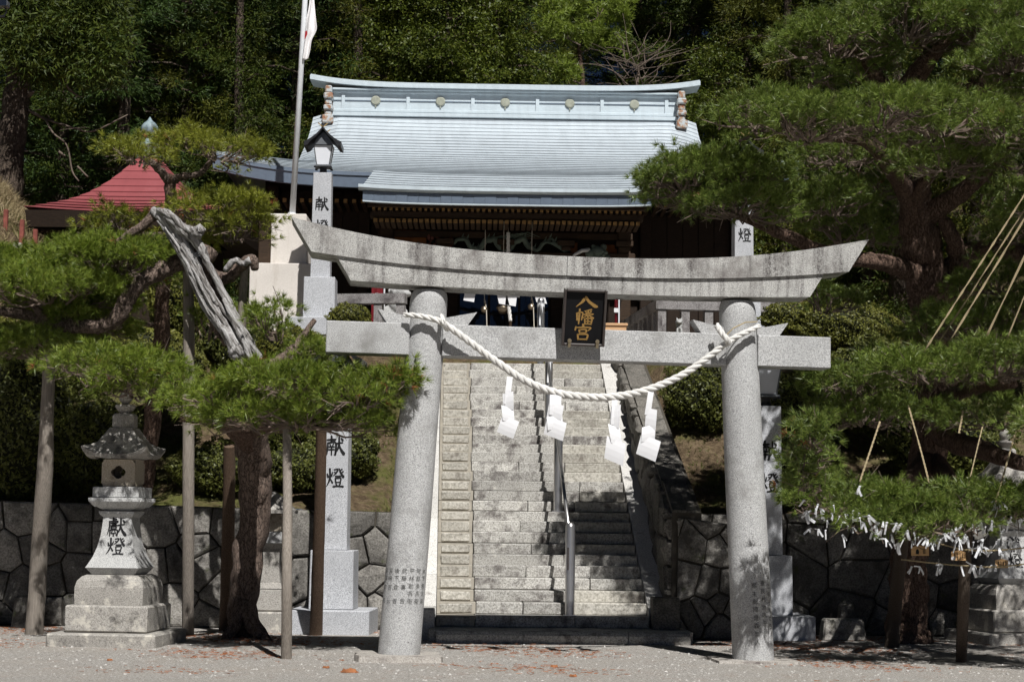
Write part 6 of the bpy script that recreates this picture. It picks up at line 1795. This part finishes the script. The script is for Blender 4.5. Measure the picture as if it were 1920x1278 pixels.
# ------------------------------------------------------------------ clipped shrubs
def shrub(label, px, py, d, rx, rz, ry=None, mat='azalea', seed=0, leaf=.030, dens=1.0, group='clipped shrubs on the bank'):
    rng = np.random.default_rng(3000 + seed)
    c = at(px, py, d); k = d / FPX
    R3 = np.array([rx * k, ry if ry else rx * k * .9, rz * k])
    base = (c.x, c.y, c.z - R3[2])
    r_ = thing('clipped_shrub', label, 'shrub', base, group=group)
    area = 2 * math.pi * (((R3[0] * R3[1]) ** 1.6 + (R3[0] * R3[2]) ** 1.6 + (R3[1] * R3[2]) ** 1.6) / 3) ** (1 / 1.6)
    n = int(min(16000, area * 2600 * dens * (.03 / leaf) ** 2))
    u = unit(rng.normal(size=(n, 3)))
    u[:, 1] = -np.abs(u[:, 1]) * np.where(rng.random(n) < .8, 1, -1)
    lum = 1 + .07 * np.sin(u[:, 0] * 7 + seed) + .06 * np.sin(u[:, 2] * 9 + u[:, 0] * 5) + .05 * np.sin(u[:, 0] * 19 + u[:, 2] * 17)
    P = u * R3 * (lum * rng.uniform(.90, 1.02, n))[:, None] + np.array(c)
    nrm = unit(u / R3 + rng.normal(size=(n, 3)) * .9 / R3.mean())
    a = unit(np.cross(nrm, rng.normal(size=(n, 3)))); b_ = np.cross(nrm, a)
    L_ = leaf * rng.uniform(.7, 1.3, (n, 1))
    V = np.empty((n, 4, 3))
    V[:, 0] = P - a * L_ * .9; V[:, 1] = P + b_ * L_ * .42; V[:, 2] = P + a * L_ * .9; V[:, 3] = P - b_ * L_ * .42
    V = V.reshape(-1, 3)
    o = np_mesh('leaves', V, np.arange(len(V), dtype=np.int32).reshape(-1, 4), M[mat], r_); o['kind'] = 'stuff'
    b = MB().sphere(tuple(c), 1.0, 18, 12, tuple(R3 * .88)); b.build('dark_core_fill', M['core'], r_, smooth=True, world=True)  # solid dark ellipsoid added behind the leaves, inner shade put into its colour
SH = [
 ('tall dark clipped hedge at the left picture edge behind the leaning prop', 45, 800, 27.6, 105, 170, 1.0, 'azalea_dark', 1, .038),
 ('rounded olive shrub at the left edge above the tall hedge', 10, 650, 28.4, 75, 50, .7, 'azalea', 2, .032),
 ('dark shrub behind the stone lantern top', 185, 830, 27.6, 90, 90, .8, 'azalea_dark', 3, .034),
 ('olive shrub behind the slim pine trunk', 275, 660, 29.4, 85, 52, .7, 'azalea', 4, .032),
 ('yellowish shrub between slim pine and tall prop', 335, 560, 30.4, 62, 85, .7, 'azalea', 5, .032),
 ('low shrub right of the slim pine trunk', 330, 690, 28.8, 62, 48, .6, 'azalea', 6, .032),
 ('dark shrub under the large low pad', 560, 880, 28.2, 90, 46, .7, 'azalea_dark', 7, .034),
 ('shrub below the curled dead branch', 545, 650, 29.6, 62, 40, .6, 'azalea', 8, .032),
 ('dark green shrub behind the bleached trunk', 440, 640, 30.0, 70, 70, .6, 'azalea_dark', 9, .034),
 ('neat round shrub above the left end of the crossbeam', 655, 596, 33.0, 43, 27, .42, 'azalea', 10, .026),
 ('round olive shrub right of the right pillar top', 1482, 600, 31.6, 60, 36, .5, 'azalea', 11, .028),
 ('broad shrub under the right end of the top lintel', 1590, 620, 31.2, 105, 52, .7, 'azalea', 12, .03),
 ('dark bushy shrub between the stairs and the right pillar', 1318, 740, 30.2, 78, 74, .7, 'azalea_dark', 13, .034),
 ('dark shrub below the right crossbeam end', 1490, 740, 29.4, 85, 85, .7, 'azalea_dark', 14, .036),
 ('dark shrub behind the right pine pads', 1640, 720, 29.6, 110, 90, .8, 'azalea_dark', 15, .036),
 ('shrub far right behind the large pine trunk', 1860, 620, 31.0, 110, 80, .8, 'azalea_dark', 16, .036),
 ('dark undergrowth shrub right of the right pillar', 1500, 880, 28.2, 80, 55, .6, 'azalea_dark', 17, .034),
 ('dark shrub on the bank behind the paper slips', 1780, 830, 28.6, 130, 80, .8, 'azalea_dark', 18, .036),
 ('dark shrub in the hollow left of the lower lamp post', 520, 800, 28.8, 80, 60, .6, 'azalea_dark', 19, .034),
 ('added dark low shrub covering the shaded bank behind the old pine trunk', 420, 880, 27.9, 95, 55, .7, 'azalea_dark', 21, .034),  # shrub added as dark cover where the bank lies in shade
 ('added dark low shrub covering the shaded bank between lamp post and gate pillar', 640, 850, 28.6, 75, 50, .6, 'azalea_dark', 22, .034),  # likewise added, dark leaves standing for shade on the bank
 ('olive shrub behind the far left pine pads', 130, 610, 30.6, 110, 60, .8, 'azalea', 20, .034),
]
for a_ in SH: shrub(*a_[:6], a_[6], a_[7], a_[8], a_[9])

# ------------------------------------------------------------------ forest behind
def leaf_clumps(C, r, k, L, W, rng, droop=.3, out=None):
    n = len(C)
    off = rng.normal(size=(n * k, 3)) * np.array([1, 1, .7]) * np.repeat(r, k)[:, None] * .43
    P = np.repeat(C, k, 0) + off
    d = off / np.repeat(r, k)[:, None] + rng.normal(size=(n * k, 3)) * .55
    d[:, 2] -= droop
    if out is not None: d += np.repeat(out, k, 0) * .6
    d = unit(d)
    side = unit(np.cross(d, rng.normal(size=(n * k, 3)))) * (W / 2)
    ln = L * rng.uniform(.5, 1.2, (n * k, 1))
    V = np.empty((n * k, 3, 3)); V[:, 0] = P - side; V[:, 1] = P + side; V[:, 2] = P + d * ln
    return V.reshape(-1, 3)

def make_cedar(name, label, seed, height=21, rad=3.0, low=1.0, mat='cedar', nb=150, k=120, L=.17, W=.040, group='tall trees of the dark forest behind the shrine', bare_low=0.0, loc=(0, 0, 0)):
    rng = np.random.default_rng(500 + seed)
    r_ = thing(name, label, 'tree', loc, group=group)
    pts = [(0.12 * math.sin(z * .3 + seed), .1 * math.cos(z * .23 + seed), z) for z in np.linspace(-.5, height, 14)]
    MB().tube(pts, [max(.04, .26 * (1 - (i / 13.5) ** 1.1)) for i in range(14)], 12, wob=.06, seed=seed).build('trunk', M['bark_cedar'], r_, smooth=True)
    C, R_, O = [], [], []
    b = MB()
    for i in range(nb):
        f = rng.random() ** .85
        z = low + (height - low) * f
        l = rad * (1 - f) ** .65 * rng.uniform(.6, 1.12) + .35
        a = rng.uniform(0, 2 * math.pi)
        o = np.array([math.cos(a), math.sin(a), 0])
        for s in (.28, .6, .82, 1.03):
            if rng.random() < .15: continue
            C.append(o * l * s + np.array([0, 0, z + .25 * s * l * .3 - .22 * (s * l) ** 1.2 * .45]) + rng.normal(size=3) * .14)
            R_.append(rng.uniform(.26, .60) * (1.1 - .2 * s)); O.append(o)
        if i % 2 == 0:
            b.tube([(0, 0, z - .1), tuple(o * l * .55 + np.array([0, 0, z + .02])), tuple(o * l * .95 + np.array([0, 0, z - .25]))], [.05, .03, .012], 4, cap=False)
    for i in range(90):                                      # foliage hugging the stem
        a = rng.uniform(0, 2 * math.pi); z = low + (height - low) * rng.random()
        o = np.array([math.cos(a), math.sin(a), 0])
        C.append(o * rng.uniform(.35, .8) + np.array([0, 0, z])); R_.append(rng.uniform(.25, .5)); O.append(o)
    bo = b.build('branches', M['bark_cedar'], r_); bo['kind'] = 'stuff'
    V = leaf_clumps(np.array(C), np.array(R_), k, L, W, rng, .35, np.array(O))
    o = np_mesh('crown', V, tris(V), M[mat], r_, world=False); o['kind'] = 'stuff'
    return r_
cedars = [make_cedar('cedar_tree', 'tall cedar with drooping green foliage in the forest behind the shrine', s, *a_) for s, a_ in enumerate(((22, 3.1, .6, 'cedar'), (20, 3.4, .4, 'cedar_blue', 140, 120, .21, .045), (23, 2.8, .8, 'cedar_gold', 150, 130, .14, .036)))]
broads = [make_cedar('leafy_tree', 'bushy yellowish green tree behind the shrine roof', 10 + s, 13, 3.3, .4, 'broad', 150, 90, .11, .07, 'bushy trees right behind the shrine roof') for s in range(2)]
used = set()
def plant(src, px, d, sc, rot, dz=0.0):
    x = at(px, 600, d).x
    m = Matrix.Translation(Vector((x, d, hill(x, d) - .3 + dz))) @ Matrix.Rotation(rot, 4, 'Z') @ Matrix.Scale(sc, 4)
    if src in used: return copy_tree(src, None, m)
    used.add(src); src.matrix_world = m; WM[src] = m.copy(); return src
row1 = [(95, 51.5, 1.0, 0), (215, 50, .95, 1), (330, 52, 1.05, 2), (440, 50.5, .9, 0), (545, 53, 1.0, 1), (655, 52, .95, 2), (-30, 53, 1.0, 1), (160, 56, 1.1, 2), (390, 57, 1.1, 1), (600, 58, 1.0, 0)]
LB1 = ['cedar with drooping foliage just right of the thick far left trunk', 'cedar rising behind the left slope of the red pavilion roof', 'cedar rising straight behind the green copper finial', 'cedar rising between the red pavilion and the flagpole', 'cedar directly behind the flagpole', 'cedar behind the left end of the roof ridge', 'cedar cut off by the left picture edge', 'cedar filling the gap behind the red roof, second row', 'cedar in the second row left of the flagpole', 'cedar in the second row behind the flag']
LB2 = ['bushy yellow green tree behind the leftmost ridge disc', 'bushy yellow green tree behind the second ridge disc', 'bushy yellow green tree behind the middle of the ridge', 'smaller bushy tree just right of the ridge middle', 'bushy bright green tree right of the right ridge end', 'low bushy tree below the thin crowned pine']
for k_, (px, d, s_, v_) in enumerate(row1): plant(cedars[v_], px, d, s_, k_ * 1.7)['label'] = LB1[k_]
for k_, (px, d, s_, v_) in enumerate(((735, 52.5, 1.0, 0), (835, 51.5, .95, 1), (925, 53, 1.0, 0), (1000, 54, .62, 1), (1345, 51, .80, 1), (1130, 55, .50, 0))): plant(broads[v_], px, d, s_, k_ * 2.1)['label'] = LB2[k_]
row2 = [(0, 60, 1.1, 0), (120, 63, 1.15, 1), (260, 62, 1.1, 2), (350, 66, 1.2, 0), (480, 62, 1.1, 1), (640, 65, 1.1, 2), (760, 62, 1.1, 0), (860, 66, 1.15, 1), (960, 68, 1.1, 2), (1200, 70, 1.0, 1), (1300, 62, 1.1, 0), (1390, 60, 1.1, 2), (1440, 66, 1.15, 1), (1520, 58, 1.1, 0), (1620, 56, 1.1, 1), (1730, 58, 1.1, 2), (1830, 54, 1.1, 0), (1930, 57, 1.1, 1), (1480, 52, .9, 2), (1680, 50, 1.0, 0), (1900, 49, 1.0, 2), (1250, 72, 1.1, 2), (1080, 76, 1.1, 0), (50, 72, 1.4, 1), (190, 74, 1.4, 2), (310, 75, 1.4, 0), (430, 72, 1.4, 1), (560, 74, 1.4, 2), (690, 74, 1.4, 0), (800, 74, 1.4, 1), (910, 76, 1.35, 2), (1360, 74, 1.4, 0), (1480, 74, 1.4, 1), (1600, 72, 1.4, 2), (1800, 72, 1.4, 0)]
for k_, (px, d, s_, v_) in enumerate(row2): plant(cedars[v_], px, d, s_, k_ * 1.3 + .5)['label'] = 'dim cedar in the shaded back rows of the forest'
# thin-crowned pine with sky gaps above the roof
def sparse_pine(label, pts, pads_, seed):
    p_ = at(*pts[0][:3])
    T_ = thing('forest_pine', label, 'pine tree', p_)
    limb(T_, pts, 'trunk', M['bark_red'], 8, .08, 4, seed)
    for k_, (px, py, d, rx, rz) in enumerate(pads_):
        rng = np.random.default_rng(seed * 20 + k_)
        c = np.array(at(px, py, d)); kk = d / FPX
        n = int(26 * (rx / 40))
        C = c + rng.normal(size=(n, 3)) * np.array([rx * kk, .8, rz * kk]) * .5
        V = needles(np.repeat(C, 8, 0) + rng.normal(size=(n * 8, 3)) * .14, unit(np.tile([0, -.2, .7], (n * 8, 1)) + rng.normal(size=(n * 8, 3)) * .5), 18, .26, .022, 1.0, rng)
        o = np_mesh('foliage_pad', V, tris(V), M['needle'], T_); o['kind'] = 'stuff'
        for j in range(4):
            e = at(px + rng.uniform(-rx, rx) * .7, py + rng.uniform(-rz, rz) * .5, d)
            limb(T_, [(pts[-1][0], min(max(py + 25, pts[-1][1]), pts[0][1]), d, 2.0), ((pts[-1][0] + px) / 2, py + 15, d, 1.4), (px + rng.uniform(-rx, rx) * .7, py + rng.uniform(-rz, rz) * .5, d, .8)], 'twig', M['twig_pale'], 4, .05, 3, j)
sparse_pine('thin crowned pine above the roof with blue sky behind', [(1095, 300, 55, 7), (1092, 150, 55, 5), (1086, 85, 55, 4), (1088, 30, 55, 3)], [(1090, 62, 55, 60, 22), (1050, 60, 54, 40, 16), (1040, 132, 54, 48, 18), (1130, 75, 55, 45, 18), (1060, 20, 55, 60, 16), (1150, 20, 55, 50, 18)], 71)
# bare tree with pale twigs
p_ = at(1180, 300, 50)
bt = thing('bare_tree', 'leafless shrubby tree with tangled pale branches above the roof ridge', 'tree', p_)
rb_ = random.Random(17)
limb(bt, [(1190, 320, 50, 4), (1192, 200, 50, 3.4), (1196, 140, 50, 2.6)], 'trunk', M['twig_pale'], 7, .06, 4, 3)
for k_ in range(52):
    x, y = 1190 + rb_.uniform(-22, 22), rb_.uniform(95, 190); a = rb_.uniform(-3.0, -.15); L_ = rb_.uniform(40, 125)
    pts = [(x, y, 50 + rb_.uniform(-.8, .8), 1.05)]
    for j in range(3):
        x += math.cos(a) * L_ / 3; y += math.sin(a) * L_ / 3 * .75; a += rb_.uniform(-.45, .45)
        pts.append((x, y, pts[0][2] + rb_.uniform(-.3, .3), 0.85 - j * .22))
    limb(bt, pts, 'branch', M['twig_pale'], 4, 0, 3, k_)
# big cedar trunk at far left and dead hanging branches
p_ = at(18, 350, 44)
bc = thing('thick_cedar', 'thick cedar trunk at the far left with bare hanging branches', 'tree', p_)
limb(bc, [(14, 372, 44, 30), (18, 300, 44, 27), (24, 240, 44, 25), (30, 190, 44, 25), (38, 120, 44, 23), (42, 40, 44, 22), (46, -60, 44, 20)], 'trunk', M['bark_cedar'], 16, .1, 5, 4)
for a_ in ([(50, 205, 44, 4), (90, 225, 43.5, 2.5), (140, 240, 43, 2), (175, 246, 43, 1.8), (240, 215, 43, 1.2)], [(84, 222, 43.5, 2.5), (100, 250, 43, 2), (125, 272, 43, 2), (135, 320, 43, 1.8), (148, 340, 43, 1.6)], [(52, 180, 44, 6), (62, 172, 43.8, 4)], [(110, 285, 43, 3.2), (122, 292, 43, 2.2)], [(145, 312, 43, 2.4), (165, 332, 43, 2)], [(60, 105, 44, 2.2), (105, 118, 43.5, 2), (130, 128, 43.5, 1.5)], [(120, 130, 43, 2), (128, 165, 43, 2.4), (150, 182, 43, 1.6)]):
    limb(bc, a_, 'dead_branch', M['twig_pale'], 5, .05, 4, 5)
rng = np.random.default_rng(77)
C = np.array([tuple(at(px, py, d)) for px, py, d in [(rng.uniform(20, 230), rng.uniform(-20, 150), rng.uniform(42, 45)) for _ in range(210)]])
C = C[[not (c[2] < at(0, 120, 43).z and c[0] < at(60, 0, 43).x) for c in C]]
V = leaf_clumps(C, np.full(len(C), .5), 90, .22, .05, rng, .3)
o = np_mesh('crown', V, tris(V), M['cedar'], bc); o['kind'] = 'stuff'
# floodlight hung at the top left corner
fl_ = thing('floodlight', 'grey floodlight on an arm in the top left corner', 'floodlight', at(6, 12, 30))
b = MB().box(-.14, .09, -.08, .1, -.02, .10, .02); b.build('housing', M['lamp_grey'], fl_)
MB().box(-.13, .08, -.09, -.081, -.01, .09).build('glass', M['glass'], fl_)
MB().tube([(.03, 0, -.02), (.06, 0, -.10), (.03, 0, -.16), (.02, 0, -.20)], .014, 6).build('bracket', M['lamp_black'], fl_)
MB().tube([(.02, 0, -.18), (-.6, .2, -.2), (-1.5, .5, -.2)], .025, 6).build('arm', M['lamp_black'], fl_)

# ------------------------------------------------------------------ grass and litter
def scatter_blades(name, label, xy, k, L, W, mat, lift=0.0, seed=0, flat=False):
    rng = np.random.default_rng(seed)
    P = np.array([(x, y, (0.0 if flat else hill(x, y)) + lift) for x, y in xy])
    D = np.tile([0, -.1, .25 if flat else 1.0], (len(P), 1)) + rng.normal(size=(len(P), 3)) * (.8 if flat else .35)
    if flat: D[:, 2] = np.abs(D[:, 2]) * .12
    V = needles(P, unit(D), k, L, W, .9 if not flat else .5, rng)
    if flat: V[:, 2] = np.clip(V[:, 2], .004, .02)
    o = np_mesh(name, V, tris(V), mat); tag(o, label, 'grass' if not flat else 'litter', kind='stuff')
rng = np.random.default_rng(5)
M['dry_grass'] = m_leaf('dry_grass', (.16, .12, .06), (.30, .235, .125), (.42, .35, .20), .2, 1.5, 14, (.14, .13, .04))
M['green_grass'] = m_leaf('bank_grass', (.05, .07, .014), (.10, .125, .025), (.22, .20, .07), .25, 1.5, 14, (.22, .17, .09))
xy = [(x, y) for x, y in zip(rng.uniform(-14.5, -8.4, 5200), rng.uniform(35.5, 47, 5200))]
scatter_blades('dry_grass', 'dry yellowed grass on the steep bank at far left', xy, 5, .34, .022, M['dry_grass'], -.02, 6)
xy = [(x, y) for x, y in zip(rng.uniform(-9, 9, 9000), rng.uniform(26.8, 34.2, 9000)) if not (S_O.x - .6 < x < S_O.x + STAIR_W + .9) and (math.sin(x * 2.1 + y * 1.3) + math.sin(x * .9 - y * 2.2)) > .1]
scatter_blades('bank_grass', 'short sparse grass on the bank behind the retaining walls', xy, 4, .11, .014, M['green_grass'], -.01, 7)
xy = []
while len(xy) < 5200:
    x, y = rng.uniform(-8, 8), rng.uniform(18.6, 26.2)
    if math.sin(x * 1.7 + 1) + math.sin(y * 2.3 + x) + rng.normal() * .6 + (y - 22) * .25 > .9: xy.append((x, y))
scatter_blades('fallen_needles', 'fallen reddish pine needles strewn over the gravel', xy, 3, .10, .006, M['needle_dead'], .006, 8, True)
# loose pebbles on the court
n_ = 9000
P_ = np.stack([rng.uniform(-7.5, 7.5, n_), rng.uniform(18.2, 25.8, n_), np.zeros(n_)], 1)
sz = (rng.random(n_) ** 3 * .016 + .006)[:, None]
oc = np.array([[1, 0, 0], [0, 1, 0], [-1, 0, 0], [0, -1, 0], [0, 0, .8]])
V = (P_[:, None, :] + oc[None] * sz[:, :, None] * rng.uniform(.6, 1.3, (n_, 5, 1))).reshape(-1, 3)
F_ = np.array([[0, 1, 4], [1, 2, 4], [2, 3, 4], [3, 0, 4]])
T_ = (np.arange(n_)[:, None, None] * 5 + F_[None]).reshape(-1, 3)
M['pebble'] = m_granite('pebble_stone', (.14, .13, .12), (.36, .34, .31), (.60, .58, .55), sp=14, bump=.2)
tag(np_mesh('pebbles', V, T_, M['pebble']), 'loose grey pebbles scattered over the court', 'gravel', kind='stuff')
lv = m_plain('fallen_leaf', (.30, .12, .05), .85, var=.4)
for k_, (px, py, s_) in enumerate(((655, 1260, .10), (612, 1252, .045), (745, 1208, .04), (1040, 1250, .05), (1075, 1268, .05), (1247, 1176, .045), (205, 1238, .04))):
    p_ = gpt(px, py); b = MB(); rl = random.Random(k_)
    ol = [(s_ * math.cos(a) * rl.uniform(.6, 1.1), s_ * .7 * math.sin(a) * rl.uniform(.6, 1.1)) for a in np.linspace(0, 6.28, 10)[:-1]]
    b.prism(ol, lambda x, y: (x, y, .004), lambda x, y: (x * .8, y * .8, .012 + s_ * .35 * abs(math.sin(x * 30 + y * 20))))
    o = b.build('fallen_leaf', lv); o.location = (p_.x, p_.y, 0 if px != 1247 else .165)
    tag(o, ('curled brown leaf clump left of the left pillar base slab', 'small brown leaf left of the leaf clump', 'brown leaf lying behind the left pillar foot', 'brown leaf on open gravel in front of the stairs', 'brown leaf near the bottom picture edge before the stairs', 'brown leaf on the kerb by the stair end post', 'small brown leaf in front of the stone lantern')[k_], 'leaf')
# thin ground moss tuft near the lantern
